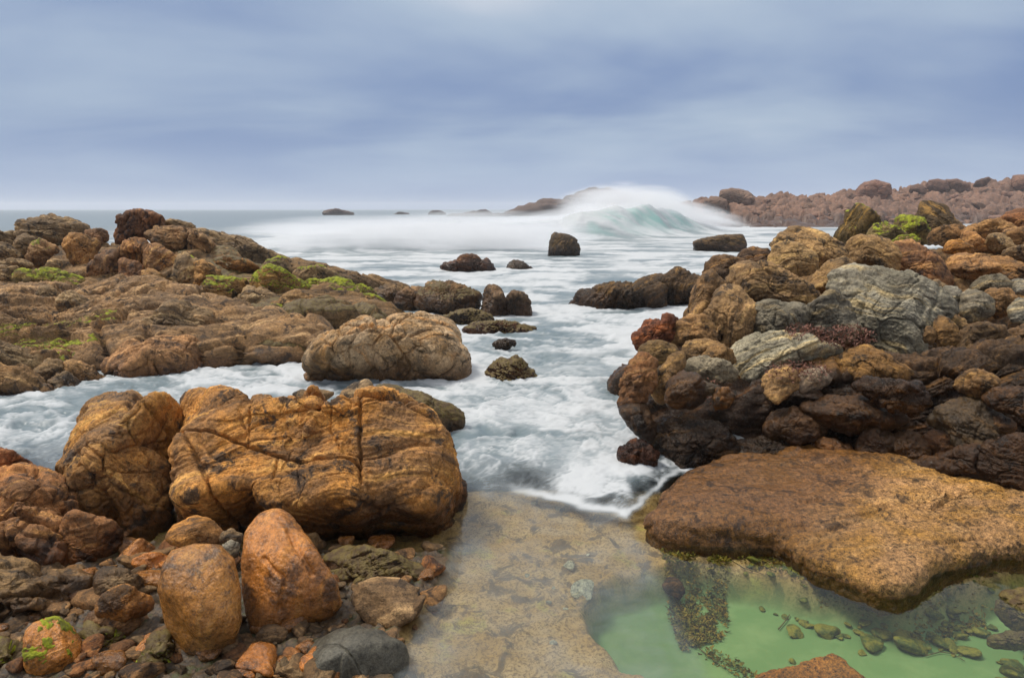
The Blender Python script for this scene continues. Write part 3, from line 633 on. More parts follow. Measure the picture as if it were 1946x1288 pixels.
L_OUT = [
 ('dark layered slab on the crest with stepped strata', 'brown', 'N', [(265, 470), (270, 330), (300, 295), (410, 310), (415, 270), (470, 230), (600, 245), (700, 232), (840, 260), (930, 265), (1050, 330), (1150, 380), (1180, 480), (1100, 600), (850, 640), (760, 620), (600, 600), (300, 600)], 13.4, dict(sa=-18, strata=.05, strf=8, crack=.03)),
 ('small red brown stone beside the dark layered slab on the crest', 'red', 'N', [(1160, 420), (1380, 393), (1455, 450), (1480, 530), (1400, 600), (1180, 580)], 13.3, dict()),
 ('rounded ochre boulder streaked with rust below the crest', 'gold', 'N', [(860, 600), (900, 530), (980, 475), (1100, 470), (1200, 510), (1330, 560), (1350, 640), (1300, 760), (1230, 860), (1150, 910), (1050, 890), (950, 800), (890, 700)], 12.3, dict(p=4, sa=75, tint=(1, .8, .6))),
 ('reddish boulder below the streaked ochre boulder', 'red', 'N', [(1190, 1010), (1220, 880), (1300, 790), (1400, 760), (1500, 690), (1590, 700), (1605, 900), (1590, 1060), (1480, 1100), (1300, 1080)], 11.9, dict(sa=70)),
 ('flat faced pinkish brown block with a mossy foot', 'brown', 'N', [(410, 660), (450, 590), (530, 530), (620, 560), (680, 620), (790, 640), (780, 700), (660, 780), (600, 870), (520, 910), (430, 870), (355, 780)], 12.0, dict(tint=(1.2, 1.05, .95), sa=-25, moss=.15)),
 ('lumpy brown boulder above the flat faced pinkish block', 'brown', 'N', [(180, 660), (230, 540), (310, 470), (380, 490), (485, 530), (450, 620), (420, 720), (380, 790), (280, 790), (200, 740)], 12.4, dict(p=3.5, cell=.05)),
 ('sloping brown slab at the landward end of the outcrop', 'brown', 'N', [(-300, 600), (0, 590), (80, 600), (180, 640), (290, 750), (230, 850), (80, 870), (-300, 850)], 11.9, dict(sa=-30)),
 ('low dark stone on the crest beside the layered slab', 'brown', 'N', [(-300, 440), (-50, 420), (40, 450), (170, 428), (275, 465), (250, 600), (100, 640), (-300, 620)], 12.9, dict()),
 ('long low green tinged slab with algae along its upper edge', 'gold', 'N', [(200, 1000), (320, 938), (440, 955), (700, 950), (900, 975), (1060, 1020), (1125, 1090), (1090, 1200), (900, 1230), (600, 1230), (350, 1230), (220, 1150)], 10.6, dict(moss=.42, tint=(.75, .8, .6), cell=.015)),
 ('rough brown lump beside the long green tinged slab', 'brown', 'N', [(-200, 930), (0, 918), (60, 903), (130, 928), (240, 910), (260, 1000), (250, 1100), (310, 1150), (180, 1190), (-200, 1180)], 10.5, dict()),
 ('small ochre stone in the dark gap below the streaked boulder', 'gold', 'N', [(625, 910), (655, 840), (780, 805), (835, 860), (795, 950), (680, 960)], 11.7, dict()),
 ('flat brown stones above the long green slab', 'brown', 'N', [(-200, 850), (0, 825), (200, 805), (400, 835), (470, 930), (250, 960), (60, 930), (-200, 930)], 11.3, dict()),
 ('dark red knob standing highest on the crest', 'red', 'A', [(708, 205), (725, 150), (728, 105), (780, 78), (860, 70), (920, 78), (980, 108), (990, 160), (950, 200), (890, 240), (880, 280), (800, 290), (720, 270)], 13.0, dict(b=.5, sa=75, tint=(.7, .6, .6), cell=.05, crack=.04)),
 ('brown crest stone behind the dark red knob', 'brown', 'A', [(980, 140), (1050, 123), (1130, 133), (1195, 165), (1190, 210), (1000, 210)], 13.8, dict()),
 ('long brown slab cut by one vertical joint below the crest', 'brown', 'A', [(888, 208), (960, 175), (1060, 168), (1140, 185), (1240, 230), (1300, 270), (1355, 322), (1330, 370), (1200, 365), (1060, 325), (950, 260)], 12.9, dict(sa=-25, tint=(1.1, .95, .85), cracks=[([(1142, 180), (1130, 320)], .03, .12)])),
 ('long smooth brown slab forming the descending crest', 'brown', 'A', [(1150, 190), (1220, 178), (1340, 198), (1430, 228), (1500, 243), (1610, 300), (1800, 375), (1860, 420), (1760, 440), (1600, 400), (1450, 360), (1330, 310)], 14.0, dict(sa=-26, cell=.012)),
 ('lower brown slab of the crest running down to the sea', 'brown', 'B', [(320, 370), (340, 345), (400, 355), (500, 385), (600, 412), (700, 447), (850, 472), (960, 498), (1070, 535), (1060, 590), (900, 600), (780, 570), (640, 530), (500, 500), (380, 450)], 14.6, dict(sa=-18, cell=.015, tint=(.85, .8, .75))),
 ('upper red brown cube of the jointed wall', 'red', 'A', [(728, 300), (760, 258), (820, 233), (890, 238), (905, 290), (885, 370), (875, 410), (800, 380), (738, 350)], 12.2, dict(sa=80, tint=(1.2, 1.1, .9))),
 ('lower red brown cube of the jointed wall', 'red', 'A', [(733, 352), (800, 372), (872, 405), (872, 500), (860, 530), (740, 520)], 11.75, dict(sa=80, tint=(1.1, 1, .9))),
 ('upper brown block of the jointed wall beside the red cubes', 'red', 'A', [(888, 300), (940, 263), (1000, 300), (1082, 350), (1062, 440), (1015, 480), (960, 440), (882, 410)], 12.0, dict(sa=60, tint=(1.1, 1.1, 1))),
 ('small brown block at the foot of the jointed wall', 'red', 'A', [(868, 435), (920, 420), (1010, 475), (1005, 540), (950, 560), (876, 530)], 11.5, dict(tint=(1.2, 1.3, 1.1))),
 ('ochre upright block ending the jointed wall', 'gold', 'A', [(1062, 420), (1085, 350), (1140, 340), (1198, 368), (1197, 540), (1160, 580), (1090, 570), (1055, 520)], 11.8, dict(moss=.12, sa=30)),
 ('ochre rounded block beside the upright one', 'gold', 'A', [(1195, 380), (1240, 373), (1300, 398), (1350, 450), (1330, 490), (1265, 500), (1235, 560), (1195, 550)], 11.7, dict(tint=(1.1, .9, .6))),
 ('flat topped block with a green rim near the middle of the outcrop', 'gold', 'A', [(1252, 500), (1285, 468), (1400, 478), (1500, 493), (1528, 530), (1490, 590), (1380, 620), (1280, 600)], 11.2, dict(moss=.5, tint=(.9, .8, .6))),
 ('ochre platform of wet rock in the hollow behind the flat topped block', 'gold', 'A', [(1290, 370), (1400, 350), (1530, 380), (1620, 420), (1580, 490), (1450, 510), (1350, 470)], 12.3, dict(weed=.4, tint=(.8, .6, .4))),
 ('red brown boulder in the jointed wall with a dark base', 'red', 'A', [(535, 450), (570, 380), (640, 320), (725, 300), (735, 490), (690, 520), (580, 510)], 12.0, dict()),
 ('pointed boulder covered in vivid green algae', 'gold', 'B', [(85, 520), (150, 440), (200, 413), (260, 428), (330, 468), (400, 508), (485, 545), (470, 600), (400, 610), (340, 600), (260, 640), (160, 630)], 11.5, dict(moss=.85, tint=(.85, .75, .5), n=70)),
 ('brown boulder with a faint green top behind the vivid algae boulder', 'brown', 'B', [(150, 420), (200, 363), (260, 347), (310, 368), (338, 430), (300, 470), (220, 460), (160, 460)], 12.2, dict(moss=.25)),
 ('rounded boulder with a green cap in the middle of the slope', 'brown', 'B', [(478, 560), (508, 508), (550, 483), (620, 483), (700, 508), (728, 560), (710, 620), (620, 645), (540, 640), (488, 610)], 11.8, dict(moss=.75, p=3.2)),
 ('low brown rock dusted with green above the green capped boulder', 'brown', 'B', [(325, 450), (400, 413), (500, 408), (600, 438), (640, 485), (560, 520), (480, 510), (400, 500)], 12.8, dict(moss=.25)),
 ('small bright green stone between the algae boulder and the green capped one', 'brown', 'B', [(412, 505), (460, 486), (522, 493), (515, 545), (450, 560)], 12.2, dict(moss=1.0, n=30)),
 ('small green topped stone on the seaward side of the green capped boulder', 'brown', 'B', [(718, 545), (760, 513), (830, 553), (868, 600), (800, 610), (728, 595)], 12.3, dict(moss=.75, n=36)),
 ('pale brown wedge boulder below the vivid algae boulder', 'brown', 'B', [(245, 630), (320, 573), (370, 556), (420, 578), (500, 618), (540, 655), (500, 730), (380, 740), (280, 720)], 10.9, dict(tint=(1.15, 1.05, .9))),
 ('tapered stone with green edge below the pale wedge boulder', 'gold', 'B', [(155, 685), (220, 643), (330, 648), (360, 700), (290, 750), (190, 735)], 10.7, dict(moss=.4, tint=(.9, .85, .6))),
 ('low flat brown slab on the seaward slope with a little algae', 'brown', 'B', [(530, 700), (580, 638), (680, 628), (760, 653), (830, 698), (870, 745), (750, 770), (610, 750)], 11.3, dict(moss=.3)),
 ('green speckled slab at the seaward foot of the slope', 'gold', 'B', [(680, 630), (740, 583), (830, 588), (900, 618), (968, 665), (960, 720), (850, 730), (750, 690)], 11.9, dict(moss=.5, tint=(.8, .75, .6))),
 ('stack of small brown stones below the vivid algae boulder', 'brown', 'B', [(5, 610), (60, 543), (150, 538), (200, 568), (255, 605), (240, 670), (130, 690), (10, 670)], 11.1, dict(cell=.07, crack=.05)),
 ('dark bank of rock with bright algae streaks above the channel', 'brown', 'B', [(-200, 700), (0, 690), (150, 690), (300, 718), (500, 708), (700, 718), (880, 728), (900, 770), (700, 830), (560, 880), (400, 900), (200, 900), (-200, 880)], (11.2, 9.3), dict(b=.16, moss=.4, weed=.5, mossz=.1, tint=(.7, .65, .55))),
 ('low bank covered with brown weed at the channel edge', 'dark', 'B', [(-330, 870), (-100, 848), (0, 850), (150, 862), (330, 888), (430, 938), (440, 990), (250, 1010), (0, 1020), (-330, 1050)], (9.5, 8.3), dict(b=.14, weed=1.0, moss=.12, tint=(1.5, 1.4, 1.0))),
 ('knob of rounded brown lobes rising from the sloping ledge', 'brown', 'A', [(855, 780), (900, 740), (960, 690), (1040, 638), (1130, 638), (1200, 678), (1290, 698), (1325, 760), (1315, 840), (1280, 910), (1180, 910), (1080, 890), (950, 870), (865, 850)], 8.9, dict(cell=.09, cellf=2.4, crack=.04, p=3.5)),
 ('smooth brown slab leaning out of the channel', 'brown', 'A', [(660, 1000), (760, 908), (900, 868), (1050, 873), (1190, 890), (1210, 970), (1120, 1060), (950, 1110), (780, 1120), (690, 1090)], (8.7, 7.7), dict(b=.25, tint=(1.25, 1.0, .85), cell=.01, sa=15)),
 ('rounded hump on the upper edge of the sloping ledge', 'brown', 'A', [(200, 610), (240, 543), (290, 527), (340, 548), (358, 600), (330, 670), (230, 670)], 9.8, dict(p=3.2)),
 ('oval lobe beside the rounded hump on the sloping ledge', 'brown', 'A', [(340, 640), (380, 578), (430, 556), (500, 588), (570, 655), (510, 720), (390, 690)], 9.5, dict(p=3.2, sa=-35)),
 ('long brown lobe at the waterside of the sloping ledge', 'brown', 'A', [(-300, 900), (0, 875), (100, 898), (250, 958), (300, 1015), (250, 1090), (120, 1070), (-300, 1030)], 7.75, dict(sa=-22, strata=.03)),
 ('small brown lobe between two striped lobes at the waterside', 'brown', 'A', [(215, 1050), (300, 975), (380, 995), (405, 1065), (345, 1130), (255, 1120)], 7.6, dict(sa=-25, tint=(.85, .85, .85))),
 ('striped tongue of rock pointing into the channel', 'gold', 'A', [(380, 1005), (450, 985), (560, 1035), (660, 1110), (640, 1180), (500, 1180), (410, 1090)], 7.8, dict(sa=-38, strata=.035, tint=(.95, .85, .75))),
 ('low lobe under the striped tongue', 'brown', 'A', [(300, 1115), (400, 1055), (520, 1140), (540, 1220), (370, 1210)], 7.45, dict(sa=-25)),
 ('layered brown base at the landward end of the channel', 'brown', 'A', [(-400, 1080), (0, 1055), (140, 1068), (255, 1130), (270, 1210), (100, 1270), (-400, 1330)], (7.4, 6.7), dict(sa=-14, strata=.035, tint=(1.1, .95, .75))),
]
for lab, mt, cr, pts, yy, kw in L_OUT:
    kw = dict(dict(b=.42, p=7, grow=1.07, big=.03, cell=.016, crack=.034, strata=.02, facet=.075, small=.022, sa=-15, fine=.012, wz=.02, cut=(.88, 1.08), name='outcrop_boulder', group='boulders of the long outcrop across the channel'), **kw)
    rock(lab, mt, cr, pts, yy, **kw)

# ================================================================== rocks in the channel and the sea
rock('big domed boulder with pale top and orange cracks standing in the channel', 'dome', 'B', [(422, 1020), (450, 940), (520, 860), (600, 800), (680, 743), (800, 727), (920, 732), (1000, 712), (1130, 702), (1260, 722), (1330, 768), (1380, 838), (1420, 918), (1437, 1000), (1420, 1080), (1330, 1150), (1200, 1190), (1050, 1200), (900, 1180), (700, 1160), (560, 1150), (430, 1110)], (8.35, 7.5), b=.42, p=3.2, cuts=3, cut=(.85, 1.0), sa=32, big=.03, cell=.028, cellf=3.6, crack=.03, strata=.012, fine=.010, wz=.05, wband=.4, n=150, tint=(1.05, 1.02, 1.0),
     cracks=[([(800, 740), (900, 780), (960, 860), (1000, 900), (1060, 800), (1130, 720)], .014, .05), ([(760, 880), (900, 960), (1010, 1010), (1100, 940), (1200, 870)], .014, .05), ([(640, 900), (760, 950), (830, 960), (720, 1070)], .012, .04), ([(1000, 900), (980, 1000), (1080, 1060)], .012, .04)])
SEA = [
 ('triple topped dark red rock in the surf with water running off', 'dark', 'B', [(1200, 420), (1255, 402), (1340, 368), (1390, 343), (1440, 333), (1480, 348), (1500, 375), (1540, 367), (1570, 398), (1620, 450), (1520, 480), (1400, 480), (1250, 450)], 22.4, dict(tint=(1.3, .95, .9), cell=.08, crack=.04)),
 ('small low dark rock beside the triple topped rock in the surf', 'dark', 'E', [(310, 490), (330, 448), (350, 433), (390, 438), (460, 482), (450, 520), (320, 520)], 23.0, dict()),
 ('steep dark rock with white water streaming down its side in the breaking surf', 'dark', 'E', [(540, 395), (553, 310), (575, 288), (640, 298), (682, 318), (705, 375), (700, 430), (540, 430)], 29.5, dict(sa=70)),
 ('flat topped oblong dark rock alone in the white water', 'dark', 'E', [(1302, 338), (1340, 318), (1450, 308), (1540, 295), (1578, 298), (1590, 375), (1580, 410), (1330, 420)], 33, dict(p=8, cuts=1, cell=.02, tint=(1.2, 1.1, .9))),
 ('low seaward half of the dark weedy reef', 'dark', 'E', [(645, 690), (690, 640), (688, 605), (760, 598), (800, 568), (870, 555), (1000, 565), (1060, 540), (1130, 570), (1155, 610), (1160, 700), (1020, 730), (900, 745), (700, 730)], 13.9, dict(cell=.06, cellf=3.5, strata=.04, sa=55, tint=(1.1, 1, .85))),
 ('taller shoreward half of the dark weedy reef', 'dark', 'E', [(1030, 545), (1050, 518), (1120, 512), (1170, 518), (1230, 474), (1300, 518), (1360, 530), (1380, 690), (1240, 690), (1120, 690), (1080, 600)], 14.3, dict(cell=.06, cellf=3, strata=.035, sa=60, tint=(1.1, 1, .85))),
 ('two horned dark rock standing in white water', 'brown', 'E', [(190, 705), (200, 640), (213, 570), (250, 553), (280, 588), (300, 640), (330, 638), (352, 598), (400, 613), (437, 650), (442, 760), (250, 770)], 12.9, dict(tint=(.55, .5, .5), strata=.03, sa=80, p=8, cuts=2)),
 ('blocky brown wet rock at the tip of the outcrop', 'brown', 'B', [(1095, 640), (1118, 560), (1185, 498), (1300, 503), (1380, 528), (1492, 573), (1480, 650), (1400, 730), (1290, 730), (1180, 690)], 13.1, dict(tint=(.7, .62, .55), cell=.06, weed=.3)),
 ('low wet brown rock joining the blocky rock to the outcrop', 'brown', 'B', [(960, 640), (1000, 570), (1060, 540), (1130, 538), (1160, 600), (1150, 680), (1050, 700)], 13.5, dict(tint=(.75, .65, .6))),
 ('grey brown sloping rock at the end of the crest', 'brown', 'B', [(800, 560), (860, 540), (980, 510), (1060, 530), (1050, 600), (1000, 660), (900, 640)], 13.9, dict(tint=(.9, .85, .8))),
 ('flat weed covered rock just behind the domed boulder', 'dark', 'B', [(1255, 720), (1330, 688), (1450, 678), (1540, 698), (1590, 750), (1500, 800), (1330, 790)], 11.9, dict(weed=.9)),
 ('flat reddish weed covered rock awash in the channel', 'dark', 'B', [(1370, 795), (1460, 758), (1610, 753), (1750, 768), (1860, 800), (1750, 870), (1480, 870)], 11.0, dict(weed=.35, tint=(1.6, 1.1, .8))),
 ('dome of brown weedy rock with water sliding over its shoulder', 'dark', 'E', [(218, 1040), (238, 990), (290, 966), (360, 963), (420, 990), (470, 1050), (460, 1120), (300, 1150), (230, 1130)], 7.85, dict(weed=.6, p=3, b=.6, tint=(1.5, 1.2, .9), cell=.02)),
 ('tiny rock tip awash in the middle of the channel', 'dark', 'E', [(240, 875), (310, 858), (375, 872), (330, 900), (260, 900)], 9.6, dict()),
 ('small crusted rock in the foam at the foot of the cliff', 'dark', 'G', [(70, 90), (130, 55), (200, 60), (240, 110), (220, 170), (140, 160), (80, 140)], 5.0, dict(tint=(1.4, .9, .8), cell=.08, cellf=5)),
]
for lab, mt, cr, pts, yy, kw in SEA:
    kw = dict(dict(b=.45, p=4.5, cell=.035, crack=.025, strata=.02, sa=-10, big=.06, fine=.03, wz=.25, cut=(.88, 1.08), name='sea_rock', cat='rock', group='rocks standing in the surf'), **kw)
    rock(lab, mt, cr, pts, yy, **kw)
FAR = [
 ('low dark rock far out on the calm sea', [(612, 405), (622, 400), (638, 398), (652, 401), (674, 406), (668, 412), (620, 412)], 215),
 ('pair of tiny dark rock tips far out on the sea', [(748, 408), (758, 404), (766, 405), (776, 406), (778, 411), (750, 411)], 230),
 ('low rounded far rock between the tiny tips and the hazy island', [(814, 406), (822, 401), (838, 402), (848, 407), (830, 411), (816, 410)], 220),
 ('long low far reef before the hazy island', [(836, 411), (860, 408), (880, 407), (900, 404), (925, 408), (980, 408), (980, 416), (850, 416)], 170),
 ('rounded far rock on the long low reef', [(900, 408), (908, 402), (922, 400), (936, 407), (930, 414), (904, 414)], 168),
 ('hazy rocky island behind the breaking wave', [(930, 413), (960, 402), (985, 392), (1003, 388), (1012, 391), (1015, 381), (1036, 378), (1050, 384), (1065, 384), (1072, 376), (1090, 374), (1105, 367), (1125, 362), (1140, 364), (1155, 360), (1175, 366), (1200, 374), (1235, 380), (1290, 398), (1300, 418), (940, 418)], 190),
]
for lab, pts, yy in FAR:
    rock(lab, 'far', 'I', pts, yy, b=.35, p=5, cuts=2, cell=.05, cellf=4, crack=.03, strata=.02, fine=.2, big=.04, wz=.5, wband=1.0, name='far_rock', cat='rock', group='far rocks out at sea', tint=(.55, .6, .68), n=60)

# ================================================================== the rock mass beside the pool
CLIFF_KW = dict(p=4.5, cuts=0, sa=18, front=.5, name='rock_cliff', cat='cliff', fine=.016, wz=.45, wband=.5, n=240)
rock('upper shoulder of the knobbly cliff beneath the grey and tan boulders', 'gold', 'I', [(1190, 740), (1205, 690), (1250, 655), (1320, 610), (1400, 575), (1560, 530), (1800, 480), (2300, 430), (2500, 640), (2450, 790), (1946, 790), (1700, 800), (1400, 800), (1250, 800)], (8.6, 5.3), off=1.0, b=.10, big=.04, cell=.05, cellf=8.5, crack=.018, strata=.010, strf=16, tint=(.62, .54, .44), **CLIFF_KW)
rock('dark overhanging foot of the knobbly cliff above the tan ledge', 'dark', 'I', [(1184, 790), (1190, 740), (1240, 710), (1400, 700), (1700, 690), (2300, 640), (2500, 800), (2400, 1030), (1946, 1000), (1750, 960), (1560, 940), (1400, 935), (1300, 925), (1250, 900), (1212, 850)], (5.5, 5.3, 5.75, 4.3), off=.02, b=.15, big=.05, cell=.06, cellf=7, crack=.02, strata=.015, strf=16, tint=(1.1, .95, .8), **CLIFF_KW)
R_OUT = [
 ('largest grey rounded boulder with a curled black marking below its crown', 'grey', 'F', [(1062, 405), (1100, 345), (1180, 318), (1280, 343), (1400, 363), (1500, 408), (1570, 458), (1602, 510), (1565, 570), (1500, 600), (1485, 640), (1475, 720), (1420, 770), (1330, 750), (1260, 690), (1225, 630), (1180, 580), (1120, 500), (1070, 450)], 6.5, dict(b=.42, p=3.5, cuts=4, cell=.012, sa=-22, tint=(1.05, 1.05, 1.0), cracks=[([(1080, 450), (1180, 580), (1240, 660)], .02, .06), ([(1180, 330), (1230, 420), (1190, 540)], .015, .03), ([(1590, 530), (1490, 600), (1470, 740)], .01, .03)])),
 ('triangular dark grey facet tucked against the largest grey boulder', 'grey', 'F', [(905, 590), (960, 498), (1060, 420), (1115, 480), (1180, 600), (1120, 650), (1010, 650), (920, 640)], 6.55, dict(tint=(.6, .58, .55), p=6)),
 ('round golden cobble with swirled banding on the skyline', 'gold', 'F', [(773, 290), (788, 225), (840, 193), (900, 213), (960, 248), (978, 290), (972, 340), (940, 370), (880, 360), (805, 340)], 8.9, dict(p=3, cell=0, strata=.02, tint=(1.15, 1.1, .95))),
 ('long sloping slab behind the round golden cobble', 'gold', 'F', [(785, 215), (830, 158), (890, 136), (960, 153), (1050, 188), (1120, 238), (1150, 300), (1060, 330), (1000, 380), (940, 340)], 9.3, dict(sa=-28, tint=(.95, .9, .8))),
 ('upright rounded block with an undercut base behind the largest grey boulder', 'gold', 'F', [(1133, 222), (1150, 183), (1200, 173), (1280, 183), (1345, 213), (1358, 260), (1355, 340), (1300, 360), (1220, 335), (1155, 290)], 8.3, dict(tint=(.95, .88, .75), sa=-15)),
 ('broad brown boulder with an orange lower edge above the fluted rock', 'gold', 'F', [(588, 380), (620, 318), (680, 298), (760, 308), (850, 348), (930, 388), (985, 450), (995, 500), (930, 530), (850, 520), (760, 510), (680, 520), (620, 460)], 8.4, dict(p=3.5, cell=.012, tint=(.8, .75, .7), sa=10)),
 ('brown boulder wedged between the golden cobble and the largest grey boulder', 'gold', 'F', [(950, 410), (980, 350), (1040, 288), (1100, 275), (1165, 310), (1125, 350), (1090, 390), (1060, 440), (1010, 480), (955, 455)], 7.6, dict(tint=(.8, .75, .65))),
 ('fluted grey brown rock with vertical folds', 'gold', 'F', [(484, 600), (488, 520), (518, 448), (560, 418), (620, 428), (655, 475), (695, 510), (680, 570), (660, 650), (600, 700), (550, 700), (545, 630), (500, 640)], 7.7, dict(sa=75, strata=.05, strf=5, tint=(.85, .8, .75))),
 ('grey folded rock beside the fluted one', 'grey', 'F', [(655, 565), (688, 498), (740, 482), (830, 487), (920, 498), (950, 530), (910, 590), (870, 640), (780, 670), (690, 680), (650, 630)], 7.2, dict(sa=-20, tint=(.75, .72, .66), cell=.05)),
 ('pale striped grey block crossed by cream quartz veins', 'grey', 'F', [(583, 725), (620, 678), (700, 638), (770, 623), (850, 628), (940, 638), (1000, 678), (1065, 688), (1075, 725), (1010, 765), (950, 790), (830, 800), (760, 830), (680, 840), (605, 800)], 6.0, dict(b=.45, sa=22, strata=.012, cell=.02, cellf=2, tint=(1.45, 1.45, 1.35), p=5, cracks=[([(720, 820), (800, 740), (1000, 660)], .012, .03), ([(620, 800), (700, 720), (860, 660)], .01, .025), ([(855, 625), (900, 720)], .01, .03)])),
 ('pointed brown stone jutting out under the pale striped block', 'gold', 'F', [(733, 850), (760, 808), (830, 778), (885, 808), (893, 862), (840, 902), (800, 938), (768, 912)], 5.75, dict(p=6, tint=(1.1, 1.0, .85))),
 ('small pale stone with red crust next to the pointed brown stone', 'grey', 'F', [(882, 835), (930, 798), (1000, 788), (1043, 830), (1000, 875), (920, 895)], 5.85, dict(tint=(1.2, 1.0, .9))),
 ('brown rib of rock at the seaward edge of the cliff', 'gold', 'F', [(392, 530), (408, 440), (440, 368), (490, 338), (545, 390), (545, 430), (510, 480), (500, 560), (440, 590)], 9.6, dict(tint=(.75, .65, .55), sa=60)),
 ('dark weedy rock on the skyline above the brown rib', 'dark', 'F', [(465, 350), (475, 300), (510, 270), (560, 265), (640, 285), (650, 330), (600, 370), (520, 390)], 10.6, dict(tint=(1.5, 1.3, 1.1), cell=.06)),
 ('dark weedy rock on the skyline beside the round golden cobble', 'dark', 'F', [(618, 280), (640, 245), (690, 228), (745, 235), (780, 262), (790, 330), (700, 340), (630, 330)], 10.6, dict(tint=(1.5, 1.2, 1.0), cell=.06)),
 ('dark red crusted crag at the seaward corner of the cliff', 'dark', 'F', [(135, 640), (150, 618), (200, 570), (262, 572), (275, 545), (300, 548), (335, 575), (330, 640), (260, 690), (165, 700)], 7.9, dict(tint=(2.0, 1.1, .95), cell=.1, cellf=4, crack=.05)),
 ('knobbly brown rock between the red crag and the fluted rock', 'gold', 'F', [(308, 650), (330, 580), (400, 545), (480, 550), (510, 640), (500, 690), (420, 670), (330, 670)], 7.8, dict(tint=(.75, .65, .55), cell=.08, cellf=3.5)),
 ('smooth olive brown boulder at the corner of the cliff', 'gold', 'F', [(162, 720), (175, 680), (220, 660), (280, 665), (325, 690), (330, 720), (290, 760), (230, 770), (175, 750)], 7.2, dict(p=3, cell=0, tint=(.7, .65, .5))),
 ('oval brown cobble above the light folded stone', 'gold', 'F', [(362, 700), (390, 662), (450, 652), (520, 665), (500, 710), (440, 745), (380, 740)], 7.0, dict(p=3, cell=.02, tint=(.8, .72, .6))),
 ('round brown cobble touching the pale striped block', 'gold', 'F', [(448, 740), (480, 690), (530, 678), (580, 700), (595, 750), (540, 775), (470, 765)], 6.6, dict(p=3, cell=0, tint=(.75, .66, .52))),
 ('light folded stone over a hollow in the cliff', 'grey', 'F', [(380, 780), (400, 742), (470, 735), (560, 755), (605, 790), (600, 830), (520, 850), (450, 820), (390, 820)], 6.35, dict(tint=(.95, .88, .75), cell=.03)),
 ('flat pale stone low on the cliff face', 'grey', 'F', [(376, 890), (395, 858), (460, 852), (530, 870), (510, 900), (430, 910)], 6.05, dict(tint=(1.1, 1.0, .8), cell=0, p=3.5)),
 ('long brown lobe running down the corner of the cliff', 'gold', 'F', [(225, 890), (245, 800), (290, 740), (350, 715), (375, 740), (330, 830), (290, 920), (240, 940)], 6.5, dict(tint=(.75, .66, .52), sa=60)),
 ('red brown lobe at the outer edge of the cliff above the foam', 'red', 'F', [(75, 950), (85, 850), (120, 760), (165, 720), (235, 760), (225, 850), (180, 930), (110, 980)], 6.6, dict(tint=(.75, .7, .65), cell=.08, cellf=4)),
 ('hanging brown lobe under the light folded stone', 'gold', 'F', [(290, 920), (310, 840), (360, 800), (420, 820), (470, 870), (440, 940), (380, 960), (310, 960)], 6.2, dict(tint=(.68, .6, .48), cell=.06)),
 ('ochre stone hanging below the red weed', 'gold', 'F', [(500, 930), (520, 885), (570, 875), (590, 920), (570, 960), (520, 965)], 5.95, dict(tint=(1.05, .9, .6))),
 ('dark lobe at the foot of the cliff where the foam laps', 'gold', 'F', [(70, 980), (110, 955), (180, 960), (230, 1040), (220, 1120), (160, 1090), (100, 1030)], 6.1, dict(tint=(.45, .4, .34), cell=.06)),
 ('dark mossy pinnacle on the skyline with steep strata', 'dark', 'F', [(1070, 190), (1090, 140), (1120, 110), (1130, 65), (1180, 36), (1220, 50), (1275, 110), (1270, 170), (1230, 210), (1150, 210)], 11.2, dict(moss=.25, sa=60, strata=.04, tint=(1.6, 1.5, .8))),
 ('low dark green boulder beside the mossy pinnacle', 'brown', 'F', [(1220, 160), (1260, 120), (1300, 110), (1350, 130), (1395, 165), (1370, 215), (1280, 210), (1230, 195)], 10.4, dict(moss=.35, tint=(.6, .65, .45))),
 ('boulder with bright green algae on its side near the skyline', 'brown', 'F', [(1345, 150), (1360, 85), (1400, 75), (1470, 90), (1500, 150), (1490, 200), (1420, 210), (1360, 190)], 10.8, dict(moss=.5, mossz=.0, tint=(.7, .75, .5))),
 ('tall dark slanted slab on the skyline', 'dark', 'F', [(1455, 90), (1480, 20), (1500, 8), (1560, 35), (1600, 75), (1640, 115), (1620, 170), (1540, 190), (1470, 190)], 11.4, dict(sa=-50, strata=.05, strf=7, tint=(1.5, 1.4, 1.1))),
 ('small flat stone with a vivid green top near the skyline', 'gold', 'F', [(1330, 200), (1370, 175), (1430, 168), (1460, 190), (1430, 225), (1350, 225)], 9.4, dict(moss=.9, n=40)),
 ('pinkish lichen stained boulder beside the undercut block', 'red', 'F', [(1345, 340), (1345, 260), (1355, 215), (1420, 200), (1480, 230), (1560, 290), (1610, 370), (1580, 430), (1500, 410), (1400, 380)], 7.9, dict(tint=(1.25, 1.15, 1.1), b=.5, cell=.04)),
 ('small tan slab under the pinkish boulder', 'gold', 'F', [(1480, 390), (1540, 375), (1580, 400), (1570, 440), (1500, 430)], 7.1, dict()),
 ('tan ribbed boulder on the upper slope', 'gold', 'F', [(1590, 330), (1600, 280), (1650, 258), (1740, 260), (1820, 300), (1830, 345), (1740, 370), (1640, 380)], 7.8, dict(tint=(1.15, .95, .8))),
 ('dark rounded boulder below the tan ribbed boulder', 'grey', 'F', [(1700, 400), (1760, 360), (1830, 350), (1880, 380), (1870, 420), (1780, 440), (1710, 435)], 7.1, dict(tint=(.7, .65, .55))),
 ('orange triangular stone on the upper slope', 'orange', 'F', [(1570, 235), (1600, 195), (1650, 188), (1700, 215), (1695, 250), (1620, 250)], 8.8, dict(tint=(.9, .9, .9))),
 ('tan pointed stone behind the orange triangular stone', 'gold', 'F', [(1655, 180), (1680, 150), (1720, 155), (1740, 180), (1800, 210), (1830, 250), (1740, 250), (1690, 230)], 9.2, dict(tint=(1.1, .85, .65))),
 ('tan domed boulder near the skyline', 'gold', 'F', [(1775, 200), (1790, 165), (1830, 155), (1870, 180), (1910, 225), (1880, 250), (1820, 245)], 9.0, dict()),
